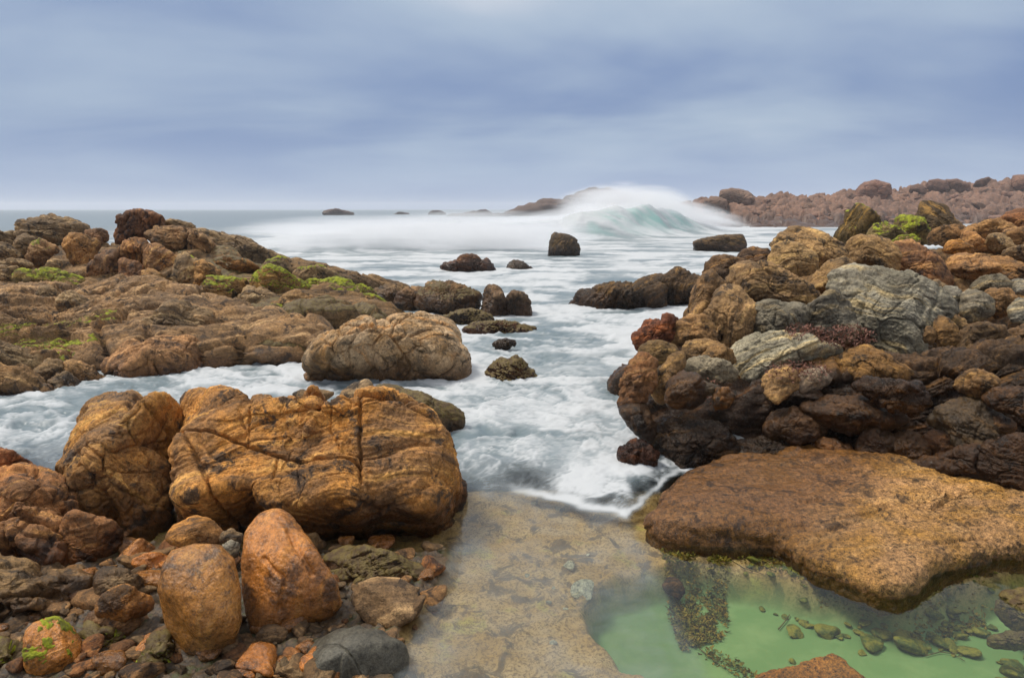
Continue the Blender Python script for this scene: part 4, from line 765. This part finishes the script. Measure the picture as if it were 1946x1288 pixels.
 ('brown skyline boulder with rough top', 'gold', 'F', [(1640, 180), (1690, 135), (1760, 105), (1830, 95), (1880, 110), (1930, 150), (1890, 190), (1780, 180)], 9.9, dict(tint=(.95, .8, .65))),
 ('red brown boulder closing the skyline', 'red', 'F', [(1830, 100), (1870, 70), (1920, 45), (2000, 55), (2050, 110), (1990, 160), (1890, 140)], 10.2, dict(tint=(.95, .8, .75))),
 ('brown skyline stone beside the tall dark slab', 'gold', 'F', [(1500, 190), (1530, 140), (1580, 125), (1650, 120), (1680, 150), (1650, 200), (1580, 210)], 10.3, dict(tint=(.9, .75, .6))),
 ('large tan boulder at the end of the slope', 'gold', 'F', [(1850, 190), (1870, 150), (1946, 130), (2100, 140), (2120, 220), (1990, 260), (1900, 240)], 9.2, dict(tint=(1.05, .85, .65))),
 ('brown slab above the dark rounded boulder', 'gold', 'F', [(1750, 310), (1790, 275), (1860, 270), (1946, 300), (2080, 330), (2060, 400), (1930, 390), (1820, 345)], 7.9, dict(tint=(1, .8, .6), sa=-18)),
 ('dark brown stone over the brown slab', 'brown', 'F', [(1840, 250), (1890, 225), (1946, 215), (2080, 225), (2080, 300), (1940, 295)], 8.6, dict()),
 ('pale grey egg boulder beside the largest grey boulder', 'grey', 'F', [(1568, 430), (1590, 405), (1630, 410), (1665, 450), (1660, 500), (1630, 530), (1590, 490)], 6.6, dict(p=3, cell=0)),
 ('grey angular boulder next to the pale grey egg boulder', 'grey', 'F', [(1650, 500), (1670, 435), (1730, 425), (1790, 460), (1800, 520), (1740, 560), (1680, 560)], 6.6, dict(tint=(.85, .8, .72))),
 ('knobbly brown rock on the shoulder of the cliff', 'gold', 'F', [(1760, 450), (1800, 420), (1870, 420), (1910, 450), (1890, 520), (1820, 540), (1780, 510)], 6.7, dict(cell=.07, tint=(.85, .72, .58))),
 ('grey cobble at the end of the shoulder', 'grey', 'F', [(1855, 400), (1890, 375), (1960, 375), (2040, 410), (2000, 440), (1900, 430)], 6.9, dict(p=3)),
 ('rounded grey stone below the end of the shoulder', 'grey', 'F', [(1880, 500), (1930, 465), (2040, 470), (2080, 540), (1990, 580), (1900, 560)], 6.3, dict(p=3)),
 ('oval stone hanging under the pale grey egg boulder', 'gold', 'F', [(1590, 545), (1610, 520), (1670, 560), (1695, 600), (1660, 625), (1620, 600)], 6.2, dict(p=3, tint=(.75, .7, .6))),
 ('round brown boulder under the shoulder of the largest grey boulder', 'gold', 'F', [(1528, 640), (1535, 570), (1570, 545), (1620, 580), (1645, 640), (1620, 690), (1570, 690)], 6.2, dict(p=3.2, tint=(.75, .62, .42))),
 ('small upright stone in the joint below the largest grey boulder', 'gold', 'F', [(1483, 645), (1490, 600), (1515, 595), (1530, 640), (1515, 665)], 6.2, dict(tint=(.7, .6, .45))),
 ('dark recessed boulder in the hollow of the cliff', 'brown', 'F', [(1630, 720), (1660, 620), (1740, 580), (1840, 600), (1890, 680), (1850, 760), (1740, 780), (1660, 760)], 6.3, dict(dy=.45, tint=(.6, .55, .5))),
 ('dark boulder at the end of the hollow', 'brown', 'F', [(1850, 700), (1880, 620), (1946, 590), (2080, 600), (2080, 740), (1980, 790), (1890, 770)], 6.1, dict(dy=.45, tint=(.6, .52, .45))),
 ('sloping dark slab below the curled marking', 'gold', 'F', [(1080, 740), (1150, 700), (1240, 690), (1330, 750), (1420, 800), (1410, 850), (1300, 850), (1180, 830), (1100, 800)], 6.1, dict(tint=(.55, .45, .3), sa=-20)),
 ('dark crumbly rock under the sloping slab', 'dark', 'F', [(1170, 860), (1230, 830), (1350, 850), (1450, 860), (1500, 940), (1420, 990), (1280, 950)], 5.85, dict(cell=.08, cellf=4, tint=(1.0, .9, .8))),
 ('long dark bedded rock midway up the cliff face', 'gold', 'F', [(930, 960), (1050, 920), (1200, 930), (1340, 980), (1390, 1020), (1300, 1060), (1150, 1070), (1000, 1040)], 5.65, dict(tint=(.5, .42, .3), sa=-8, strata=.03)),
 ('brown rounded mass over the small caves', 'gold', 'F', [(750, 1060), (790, 990), (880, 970), (980, 1000), (1020, 1060), (960, 1110), (860, 1120), (780, 1110)], 5.6, dict(tint=(.5, .42, .3))),
 ('gold stained ledge stone low in the cliff', 'gold', 'F', [(960, 1140), (990, 1110), (1060, 1120), (1140, 1150), (1170, 1190), (1120, 1215), (1030, 1190)], 5.25, dict(tint=(1.0, .75, .4), sa=-22)),
 ('round stone with golden streaks low in the cliff', 'gold', 'F', [(1330, 1160), (1350, 1095), (1420, 1080), (1490, 1110), (1500, 1170), (1440, 1210), (1370, 1210)], 5.2, dict(p=3, tint=(.6, .5, .35))),
 ('angular dark stones beside the round streaked stone', 'gold', 'F', [(1170, 1150), (1200, 1090), (1270, 1070), (1340, 1110), (1330, 1170), (1270, 1210), (1200, 1200)], 5.25, dict(tint=(.5, .42, .32), cell=.08)),
 ('flat golden slab tipped under the grey pointed boulder', 'gold', 'F', [(1480, 1110), (1530, 1070), (1600, 1100), (1650, 1170), (1560, 1180), (1500, 1160)], 5.2, dict(tint=(.65, .5, .3))),
 ('grey brown pointed boulder low on the cliff', 'grey', 'F', [(1510, 1010), (1580, 960), (1690, 925), (1780, 960), (1830, 1010), (1800, 1090), (1740, 1150), (1640, 1140), (1570, 1080)], 5.25, dict(tint=(.75, .65, .5), sa=-25)),
 ('brown ribbed boulder resting on the grey pointed one', 'gold', 'F', [(1690, 1070), (1720, 1020), (1790, 1005), (1870, 1020), (1900, 1060), (1840, 1110), (1750, 1120)], 5.05, dict(tint=(.75, .62, .42), sa=12)),
 ('cluster of brown knobs above the grey pointed boulder', 'gold', 'F', [(1630, 860), (1660, 820), (1720, 795), (1790, 810), (1830, 870), (1790, 920), (1700, 910)], 5.7, dict(tint=(.65, .55, .42), cell=.1, cellf=3)),
 ('rounded brown boulder at the end of the cliff foot', 'gold', 'F', [(1760, 920), (1820, 880), (1946, 880), (2080, 900), (2080, 1000), (1946, 990), (1830, 970)], 5.4, dict(tint=(.65, .55, .42))),
 ('dark wet foot stone of the cliff nearest the foam', 'dark', 'F', [(190, 1110), (260, 1040), (380, 1020), (520, 1060), (590, 1140), (560, 1230), (420, 1270), (270, 1220)], 5.3, dict(cell=.06, cellf=4)),
 ('long dark wet foot stone of the cliff beneath the small caves', 'dark', 'F', [(540, 1190), (640, 1130), (800, 1110), (940, 1130), (1000, 1190), (960, 1260), (780, 1300), (600, 1280)], 5.1, dict(cell=.06, cellf=4, sa=-5)),
 ('brown ribbed foot stone of the cliff beside the gold stained one', 'gold', 'F', [(960, 1240), (1060, 1190), (1220, 1180), (1380, 1200), (1440, 1260), (1360, 1320), (1160, 1330), (1020, 1310)], 4.95, dict(cell=.05, tint=(.5, .42, .32), strata=.03)),
 ('dark layered foot of the cliff over the tan ledge', 'brown', 'F', [(1380, 1250), (1500, 1200), (1700, 1170), (1900, 1110), (2150, 1100), (2150, 1300), (1900, 1330), (1700, 1310), (1500, 1290)], 4.9, dict(tint=(.6, .5, .4), sa=-8, strata=.03, b=.3)),
]
for lab, mt, cr, pts, yy, kw in R_OUT:
    kw = dict(dict(b=.48, p=5.5, grow=1.13, big=.03, cell=.012, crack=.026, strata=.018, small=.018, facet=.05, sa=15, fine=.010, wz=-.1, cut=(.88, 1.06), name='cliff_boulder', group='boulders of the overhanging cliff'), **kw)
    cyy = np.mean([q[1] for q in px_pts(cr, pts)])
    yc = float(np.interp(cyy, (470, 520, 600, 690, 750, 800, 900), (8.9, 8.2, 6.9, 5.75, 5.15, 5.25, 5.1)))
    if cyy > 500: yy = yc + kw.pop('dy', 0)
    cxx = np.mean([q[0] for q in px_pts(cr, pts)])
    if cyy > 620 and cxx > 1500: yy -= .6 * (cxx - 1500) / 450
    if cyy > 855: yy = 4.42 if cxx > 1750 else 4.9 if cxx > 1500 else 5.25
    if cyy > 735: kw['wz'] = .9; kw['wband'] = .6
    rock(lab, mt, cr, pts, yy, **kw)

# ledge and stones at the pool
rock('broad tan granite ledge with a pointed tip overhanging the green pool', 'tan', 'I', [(1215, 1010), (1250, 960), (1290, 915), (1340, 885), (1500, 860), (1750, 860), (2300, 890), (2450, 1080), (1946, 1096), (1880, 1102), (1800, 1122), (1750, 1152), (1700, 1176), (1650, 1158), (1560, 1118), (1480, 1090), (1400, 1070), (1300, 1052), (1240, 1040)], 0, plan=-.01, b=.058, p=4.5, cuts=0, big=.016, cell=.012, cellf=3, crack=.006, small=.006, facet=.012, strata=.004, fine=.012, wz=.0, wband=.06, wetx=(1.55, 2.35, .9), sa=5, n=230, name='rock_ledge', cat='ledge', front=.3)
rock('orange rock tip poking into the green pool', 'tan', 'I', [(1420, 1320), (1450, 1278), (1520, 1262), (1560, 1250), (1580, 1240), (1600, 1255), (1640, 1285), (1660, 1330), (1540, 1400)], (2.85, 2.45), b=.3, p=4, tint=(1.2, .85, .4), wz=-.2, name='pool_rock', cat='rock')
rock('large weed covered rock at the edge of the green pool', 'dark', 'G', [(1810, 830), (1850, 750), (1946, 735), (2080, 760), (2080, 1000), (1946, 960), (1850, 890)], 3.15, b=.4, p=3, weed=.9, tint=(1.6, 1.7, .6), wz=-.3, name='pool_rock', cat='rock')
rock('flat weed covered rock under water in the green pool', 'dark', 'G', [(1765, 975), (1830, 938), (1946, 935), (2020, 990), (1930, 1012), (1810, 1010)], 2.98, b=.4, p=3, weed=.8, tint=(1.5, 1.8, .5), wz=-.3, name='pool_rock', cat='rock')
rock('dark oval stone under water at the edge of the sand patch', 'dark', 'G', [(268, 715), (298, 675), (345, 690), (372, 740), (345, 778), (290, 750)], 3.62, b=.4, p=2.5, cell=0, crack=0, tint=(.7, .5, .4), wz=-.4, name='pool_rock', cat='rock')

# ================================================================== the headland across the bay
def head_prof(tpx):
    crest = np.interp(tpx, (1230, 1262, 1340, 1400, 1540, 1640, 1720, 1800, 1946, 2300, 2900), (404, 394, 383, 376, 376, 366, 357, 350, 342, 334, 338))
    yw = np.interp(tpx, (1230, 1300, 1390, 1600, 1720, 1946, 2900), (104, 96, 78, 79, 90, 100, 96))
    return crest, yw
def head_z(X, Y):
    tpx = col_of(X, Y); crest, yw = head_prof(tpx)
    Yc = yw + 30; zc = CAM_H - Yc * np.tan(PITCH + np.arctan((crest - H_PX / 2) / F_PX))
    s_ = np.clip((Y - yw) / 30, -1, 1.6)
    return np.where(s_ < 0, s_ * 2.5, np.where(s_ < 1, (zc - .3) * (s_ * .9 + .1 * s_ * s_), (zc - .3) * (1 - .5 * (s_ - 1))))
def build_headland():
    nx, ny = 620, 240
    tx = np.linspace(.19, 1.45, nx); Yr = np.linspace(72, 150, ny)
    Y = np.repeat(Yr, nx); X = (Yr[:, None] * tx[None]).ravel(); z = head_z(X, Y)
    P3 = np.stack([X, Y, 0 * X], 1).astype(np.float32)
    F1, F2, cid, fac = worley(P3 * .38 + .4 * np.stack([fbm(P3 * .5, 2, 71), fbm(P3 * .5, 2, 72), 0 * X], 1), 70)
    G1, G2, gid, gf = worley(P3 * .95, 75)
    land = sstep(z, -.6, .6)
    z = z + land * (1.6 * (.6 - F1) + 1.7 * np.clip(fac, -.6, .6) + .6 * (.5 - G1) + .7 * np.clip(gf, -.6, .6) + .3 * fbm(P3 * .25, 3, 73))
    wet = 1 - sstep(z + .5 * fbm(P3 * .3, 2, 74), .6, 1.9)
    o = mesh_np('headland', np.stack([X, Y, z], 1), grid_quads(nx, ny), M['far'], dict(sc=z, wet=wet, cellv=.6 * cid + .4 * gid)); setp(o, kind='structure')
build_headland()
HEAD = [
 ('grey lobed knob on the seaward end of the headland', [(372, 170), (378, 115), (430, 103), (490, 113), (530, 125), (550, 155), (540, 200), (400, 210)], 96, (.95, 1.05, 1.1)),
 ('grey shoulder rock below the lobed knob on the headland', [(285, 200), (298, 160), (360, 148), (410, 165), (420, 220), (300, 230)], 93, (.9, 1, 1.05)),
 ('small rounded rock at the very tip of the headland', [(165, 200), (180, 183), (215, 178), (238, 190), (240, 215), (170, 215)], 98, (.9, .95, 1)),
 ('rounded pinkish boulder on the low saddle of the headland', [(820, 195), (840, 148), (880, 136), (915, 158), (925, 205), (850, 215)], 104, (1, 1, 1)),
 ('largest pinkish dome on the headland crest', [(1035, 170), (1080, 115), (1120, 75), (1180, 64), (1255, 83), (1262, 130), (1210, 180), (1100, 190)], 107, (1.05, .95, .95)),
 ('dark rock leaning on the largest pinkish dome', [(975, 165), (1010, 133), (1055, 130), (1100, 150), (1060, 180), (990, 180)], 105, (.7, .7, .75)),
 ('dark rounded boulder alone on the headland crest', [(1350, 122), (1363, 90), (1400, 81), (1440, 98), (1440, 130), (1380, 135)], 113, (.75, .75, .8)),
 ('purplish crag on the higher part of the headland', [(1440, 105), (1453, 62), (1500, 57), (1545, 63), (1560, 110), (1480, 125)], 116, (.75, .72, .78)),
 ('flat topped crag beside the purplish crag', [(1530, 105), (1543, 60), (1600, 57), (1665, 80), (1670, 120), (1580, 125)], 117, (.85, .82, .85)),
 ('dark slanted slab pointing skyward on the headland crest', [(1680, 95), (1700, 65), (1765, 44), (1775, 60), (1745, 90), (1700, 100)], 117, (.65, .65, .72)),
 ('tall pinkish block at the inland end of the headland crest', [(1880, 90), (1888, 32), (1946, 33), (2050, 40), (2060, 110), (1900, 110)], 120, (1.05, .98, .95)),
]
for lab, pts, yy, tn in HEAD:
    rock(lab, 'far', 'M', pts, yy, b=.5, p=5, cell=.05, crack=.03, fine=.06, strata=.02, wz=-1, tint=tn, n=36, name='headland_boulder', group='boulders on the headland')
rgh = random.Random(8)
protos = [rock('weathered pinkish brown boulder among many on the headland slope', 'far', 'M', [(1000 + 60 * math.cos(a_) * (1 + .25 * math.sin(3 * a_ + k_)), 200 + 40 * math.sin(a_) * (1 + .2 * math.cos(2 * a_ + k_))) for a_ in [i_ * .5236 for i_ in range(12)]], 100,
               b=.5, p=4.5, cell=.06, crack=.04, fine=.05, strata=.02, wz=-9, n=18, name='headland_boulder', group='boulders on the headland', seed=900 + k_) for k_ in range(8)]
for k_ in range(270):
    src = protos[k_ % 8]; o = src if k_ < 8 else src.copy()
    if k_ >= 8: COL.objects.link(o)
    tpx = 1275 + 720 * rgh.random() ** .9 if k_ % 8 else rgh.uniform(1946, 2200)
    _, yw = head_prof(tpx); Yb = float(yw) + 1 + 31 * rgh.random() ** 1.15; Xb = (tpx - W_PX / 2) / F_PX * Yb * (math.cos(PITCH) + .13)
    sc_ = rgh.choice((.18, .24, .3, .38, .48, .6))
    o.location = (Xb, Yb, float(head_z(np.array([Xb]), np.array([Yb]))[0]) + .1 - .5 * sc_); o.rotation_euler = (rgh.uniform(-.5, .5), rgh.uniform(-.5, .5), rgh.uniform(0, 6.28))
    o.scale = (sc_ * rgh.uniform(.8, 1.4), sc_ * rgh.uniform(.8, 1.3), sc_ * rgh.uniform(.6, 1.0))
    d_ = rgh.uniform(.8, 1.15); o.color = (d_ * rgh.uniform(.95, 1.08), d_, d_ * rgh.uniform(.92, 1.05), 1)

# ================================================================== small things at the pool
def in_px(p_, poly):
    return poly_sd([tuple(map(float, q)) for q in poly], np.array([p_[0]]), np.array([p_[1]]))[0] < 0
def smallrock(label, mat, name, group, n, seed, flat=.55):
    pts = [(1000 + 60 * math.cos(a_) * (1 + .22 * math.sin(2 * a_ + seed)), 1000 + 46 * math.sin(a_) * (1 + .2 * math.cos(3 * a_ + seed))) for a_ in [i_ * .5236 for i_ in range(12)]]
    o = rock(label, mat, 'I', pts, 3.0, b=flat, p=2.6, cuts=4, cut=(.85, 1.05), n=n, big=.06, cell=0, crack=0, small=0, facet=0, strata=.01, fine=.004, wz=-9, name=name, cat='pebble', group=group, seed=seed)
    me = o.data; co = np.zeros(len(me.vertices) * 3, np.float32); me.vertices.foreach_get('co', co); co = co.reshape(-1, 3)
    co -= (co.max(0) + co.min(0)) / 2; co /= np.abs(co).max(0); me.vertices.foreach_set('co', co.ravel()); me.update(); o.scale = (.001,) * 3
    return o
def scatter(protos_, spots, tints, rr):
    for k_, (x, y, z, r_, fl) in enumerate(spots):
        o = protos_[k_ % len(protos_)]
        if k_ >= len(protos_): o = o.copy(); COL.objects.link(o)
        o.location = (x, y, z); o.rotation_euler = (rr.uniform(-.3, .3), rr.uniform(-.3, .3), rr.uniform(0, 6.28))
        o.scale = (r_ * rr.uniform(.9, 1.3), r_ * rr.uniform(.8, 1.1), r_ * fl); tn = rr.choice(tints); d_ = rr.uniform(.7, 1.2); o.color = (tn[0] * d_, tn[1] * d_, tn[2] * d_, 1)
rr = random.Random(3)
def bed_at(x, y): 
    return float(bed_h(np.array([x]), np.array([y]))[0][0])
pb = [smallrock('algae coated pebble lying under water on the green sand', 'poolpebble', 'pool_pebble', 'pebbles under water in the green pool', 14, 700 + k_) for k_ in range(6)]
spots = []
big_ = [(870, 750, 34), (1000, 805, 38), (1130, 830, 36), (1030, 895, 46), (880, 898, 36), (1245, 960, 44), (1290, 918, 34), (1420, 965, 62), (1390, 930, 40), (1560, 955, 40), (1355, 880, 34), (1755, 910, 34), (1690, 995, 34), (1480, 965, 34),
        (1905, 1050, 34), (1890, 1090, 40), (680, 700, 34), (770, 680, 20), (720, 680, 18), (1520, 870, 30), (1610, 845, 26), (1650, 920, 24), (1700, 900, 22), (1210, 885, 26), (1180, 905, 22), (1120, 915, 18), (940, 858, 18), (1610, 970, 30), (1200, 990, 16), (870, 1030, 16)]
for X_, Y_, r_ in big_: spots.append((X_, Y_, r_ * 1.0))
for cx_, cy_, sx_, sy_, n_ in ((620, 660, 90, 22, 22), (760, 720, 60, 40, 16), (1600, 850, 90, 45, 26), (1450, 890, 60, 30, 10), (900, 800, 60, 40, 10), (1640, 990, 50, 20, 4), (1890, 1080, 40, 40, 8), (900, 700, 120, 30, 22), (1300, 880, 160, 40, 22), (1780, 830, 60, 40, 12)):
    for _ in range(n_): spots.append((rr.gauss(cx_, sx_), rr.gauss(cy_, sy_), rr.uniform(6, 19)))
ss = []
for X_, Y_, r_ in spots:
    g_ = ground(1150 + X_ / 2.445, 820 + Y_ / 2.445, -.22); r_m = r_ / 2.445 / F_PX * np.linalg.norm(g_ - CAMP); ss.append((g_[0], g_[1], bed_at(g_[0], g_[1]) + r_m * .2, r_m, rr.uniform(.4, .65)))
scatter(pb, ss, [(1, 1, 1), (1.2, 1.0, .7), (.7, .8, .8)], rr)
ps_ = [smallrock('small wet pebble packed between the larger stones on the shingle', 'brown', 'shingle_pebble', 'pebbles on the shingle', 16, 720 + k_, .5) for k_ in range(6)]
ss = []
while len(ss) < 290:
    qx, qy = rr.uniform(-40, 800), rr.uniform(1010, 1330)
    g_ = ground(qx, qy, .0)
    if poly_sd(SHORE, np.array([g_[0]]), np.array([g_[1]]))[0] > -.03: continue
    r_m = rr.choice((.011, .015, .02, .026, .034, .045)) ; ss.append((g_[0], g_[1], bed_at(g_[0], g_[1]) + r_m * .3, r_m, rr.uniform(.5, .8)))
scatter(ps_, ss, [(.7, .65, .6), (1.0, .8, .6), (.5, .5, .5), (.9, .6, .4)], rr)
st_ = [smallrock('wet brown stone filling the gaps between the large stones on the shingle', mt_, 'shingle_stone', 'stones on the shingle', 26, 760 + k_, .6) for k_, mt_ in enumerate(('brown', 'rust', 'brown', 'rust', 'red'))]
ss = []
while len(ss) < 120:
    qx, qy = rr.uniform(-40, 830), rr.uniform(1020, 1300)
    g_ = ground(qx, qy, .0)
    if poly_sd(SHORE, np.array([g_[0]]), np.array([g_[1]]))[0] > -.04: continue
    if any((g_[0] - q[0]) ** 2 + (g_[1] - q[1]) ** 2 < .0036 for q in ss): continue
    r_m = rr.choice((.04, .05, .06, .075, .09)); ss.append((g_[0], g_[1], bed_at(g_[0], g_[1]) + r_m * .15, r_m, rr.uniform(.5, .8)))
scatter(st_, ss, [(.8, .7, .6), (1.0, .8, .6), (.6, .55, .5)], rr)
pw_ = [smallrock('pale pebble on the flooded tan shelf', 'grey', 'shelf_pebble', 'pale pebbles on the flooded tan shelf', 12, 740, .4)]
ss = []
for X_, Y_, r_ in ((915, 715, 34), (985, 838, 58), (895, 922, 16), (807, 912, 16), (830, 1112, 16), (1102, 1108, 12), (698, 750, 16), (728, 388, 14), (850, 410, 18), (830, 823, 12), (1010, 650, 10)):
    g_ = ground(750 + X_ / 2.752, 820 + Y_ / 2.752, -.08); r_m = r_ / 2.752 / F_PX * np.linalg.norm(g_ - CAMP); ss.append((g_[0], g_[1], bed_at(g_[0], g_[1]) + .15 * r_m, r_m, .35))
scatter(pw_, ss, [(1.8, 1.85, 1.9)], rr)

def leafmesh(name, mat, spots, parent=None):
    """small curved leaves, each a bent strip"""
    V, Qs = [], []
    for (x, y, z), (dx, dy, dz), l_, w_ in spots:
        d_ = Vector((dx, dy, dz)).normalized(); sd_ = d_.cross(Vector((rr.uniform(-1, 1), rr.uniform(-1, 1), rr.uniform(-1, 1)))).normalized(); nn = d_.cross(sd_)
        b0 = len(V)
        for i_, (f_, ww_) in enumerate(((0, .4), (.4, 1), (.75, .8), (1, .15))):
            c_ = Vector((x, y, z)) + d_ * (l_ * f_) + nn * (l_ * .35 * f_ * f_)
            V.append(c_ + sd_ * w_ * ww_); V.append(c_ - sd_ * w_ * ww_)
        for i_ in range(3): Qs.append((b0 + 2 * i_, b0 + 2 * i_ + 1, b0 + 2 * i_ + 3, b0 + 2 * i_ + 2))
    return mesh_np(name, np.array([tuple(v) for v in V]), np.array(Qs), mat, parent=parent)
poly = [(250, 650), (480, 615), (600, 640), (560, 760), (575, 880), (540, 930), (360, 985), (300, 830)]
sp = []
while len(sp) < 6500:
    q = (rr.uniform(240, 1800), rr.uniform(600, 1100))
    ok = in_px(q, poly) or (rr.random() < .25 and in_px(q, [(420, 1000), (520, 960), (720, 1100), (640, 1110)])) or (rr.random() < .5 and in_px(q, [(480, 600), (760, 640), (1000, 720), (1330, 850), (1300, 900), (1000, 830), (800, 760), (560, 690)])) or (rr.random() < .3 and in_px(q, [(1380, 860), (1600, 780), (1760, 760), (1780, 900), (1560, 960), (1400, 950)]))
    if not ok: continue
    if perlin(np.array([[q[0] / 60, q[1] / 60, 3.3]]))[0] < rr.uniform(-.5, .25): continue
    g_ = ground(1150 + q[0] / 2.445, 820 + q[1] / 2.445, -.22)
    sp.append(((g_[0], g_[1], bed_at(g_[0], g_[1]) + rr.uniform(.0, .02)), (rr.uniform(-1, 1), rr.uniform(-1, 1), rr.uniform(0, .5)), rr.uniform(.010, .028), rr.uniform(.003, .007)))
setp(leafmesh('drifting_weed', M['weed2'], sp), kind='stuff')
def tube(name, mat, pts, r_):
    V, Qs = [], []; k_ = 6
    for i_, p_ in enumerate(pts):
        a_ = Vector(pts[min(i_ + 1, len(pts) - 1)]) - Vector(pts[max(i_ - 1, 0)]); a_.normalize(); e_ = a_.cross(Vector((0, 0, 1))).normalized(); f_ = a_.cross(e_)
        for j_ in range(k_):
            th = j_ * 2 * math.pi / k_; V.append(tuple(Vector(p_) + (e_ * math.cos(th) + f_ * math.sin(th)) * r_ * (1 - .5 * i_ / len(pts))))
        if i_:
            b0 = (i_ - 1) * k_
            for j_ in range(k_): Qs.append((b0 + j_, b0 + (j_ + 1) % k_, b0 + k_ + (j_ + 1) % k_, b0 + k_ + j_))
    return mesh_np(name, np.array(V), np.array(Qs), mat)
for lab, pts, r_ in (('long thin weed stalk curving across the green sand', [(500, 660), (560, 690), (640, 725), (730, 748)], .003), ('short dark weed stalk near the flat ledge pebbles', [(808, 880), (835, 850), (860, 818)], .004),
                 ('forked weed stalk lying among the pebbles below the ledge tip', [(1490, 1015), (1560, 998), (1620, 1005), (1675, 1040)], .003), ('dark weed stalk at the border of the weedy patch', [(350, 970), (420, 920), (480, 880)], .004),
                 ('bent weed stalk trailing from the weedy patch', [(440, 975), (520, 1040), (590, 1080)], .003), ('weed stalk beside the dark overhang of the ledge', [(815, 665), (850, 680), (890, 693)], .003)):
    P_ = []
    for X_, Y_ in pts:
        g_ = ground(1150 + X_ / 2.445, 820 + Y_ / 2.445, -.22); P_.append((g_[0], g_[1], bed_at(g_[0], g_[1]) + .012))
    setp(tube('weed_stalk', M['twig'], P_, r_), lab, 'weed stalk', 'weed stalks in the green pool')

def tuft(label, cx, cy, Y, rx, rz, n_):
    c_ = at(1150 + cx / 2.445, 380 + cy / 2.445, Y); sp = []
    for _ in range(n_):
        a_ = rr.uniform(0, 6.28); q_ = math.sqrt(rr.random()); sp.append(((c_[0] + rx * q_ * math.cos(a_), c_[1] + rr.uniform(-.06, .1), c_[2] + rz * q_ * math.sin(a_)), (rr.uniform(-1, 1), rr.uniform(-1.2, .2), rr.uniform(-.6, 1)), rr.uniform(.012, .035), rr.uniform(.002, .006)))
    setp(leafmesh('seaweed_tuft', M['redweed'], sp), label, 'seaweed')
tuft('red seaweed tuft in the joint below the triangular grey facet', 1120, 635, 5.72, .24, .10, 700)
tuft('small red seaweed tuft beside the pale striped block', 930, 615, 5.85, .16, .07, 350)
tuft('red seaweed fringe under the pale striped block', 900, 795, 5.35, .26, .08, 500)
tuft('dark red seaweed fringe on the face of the cliff corner', 420, 890, 5.55, .28, .12, 500)

# ================================================================== spray thrown up by the breaking wave
def spray(label, px, row, Y, rad, tilt, dens, seed):
    m_ = bpy.data.materials.new('sea_spray'); m_.use_nodes = True; t = NT(m_.node_tree); t.n.clear()
    oc = t.node('ShaderNodeTexCoord').outputs['Object']
    ln = t.node('ShaderNodeVectorMath', {0: oc}, operation='LENGTH').outputs['Value']
    wp = t.noise(t.vmath('ADD', t.vmath('MULTIPLY', oc, (1.0, 1.4, 2.2)), (seed, 0, 0)), 1.6, 4, .6, .6)
    fall = t.step(t.math('ADD', ln, t.math('MULTIPLY', t.math('SUBTRACT', wp, .5), 1.1)), 1.0, .15)
    edge = t.step(ln, 1.0, .8)
    dn = t.math('MULTIPLY', t.math('MULTIPLY', fall, edge), dens)
    v_ = t.node('ShaderNodeVolumePrincipled', {'Color': rgb(.97, .98, 1.0), 'Density': dn, 'Anisotropy': .3})
    t.l.new(v_.outputs[0], t.node('ShaderNodeOutputMaterial').inputs['Volume'])
    D_, Q_ = cubesphere(14); o = mesh_np('sea_spray', D_, Q_, m_); o.location = at(px, row, Y); o.scale = rad; o.rotation_euler = (0, tilt, 0)
    setp(o, kind='stuff')
spray('', 1185, 391, 55.5, (6.3, 4.0, 2.1), .0, 1.0, 1)
spray('', 1290, 404, 59, (7.5, 3.0, 1.6), .22, .9, 2)
spray('', 1060, 420, 52, (7.5, 4.0, 1.2), -.16, .6, 3)
spray('', 740, 445, 34, (9.5, 3.0, 1.15), .0, .9, 4)
spray('', 980, 448, 34.5, (5.0, 2.5, 1.15), .0, .9, 5)
spray('', 900, 425, 45, (8.0, 3.0, 1.1), .0, .5, 6)
# sea haze
hm = bpy.data.materials.new('haze'); hm.use_nodes = True; t = NT(hm.node_tree); t.n.clear()
hv = t.node('ShaderNodeVolumePrincipled', {'Color': rgb(.93, .95, 1.0), 'Density': .0006, 'Anisotropy': .2})
t.l.new(hv.outputs[0], t.node('ShaderNodeOutputMaterial').inputs['Volume'])
HV = np.array([(x, y, z) for z in (-2.7, 16.0) for y in (-80.0, 1750.0) for x in (-2600.0, 2600.0)])
HQ = np.array([(0, 2, 3, 1), (4, 5, 7, 6), (0, 1, 5, 4), (2, 6, 7, 3), (0, 4, 6, 2), (1, 3, 7, 5)])
setp(mesh_np('haze', HV, HQ, hm), kind='stuff')
print("VERTS", TOTV[0], "ROCKS", NROCK[0])
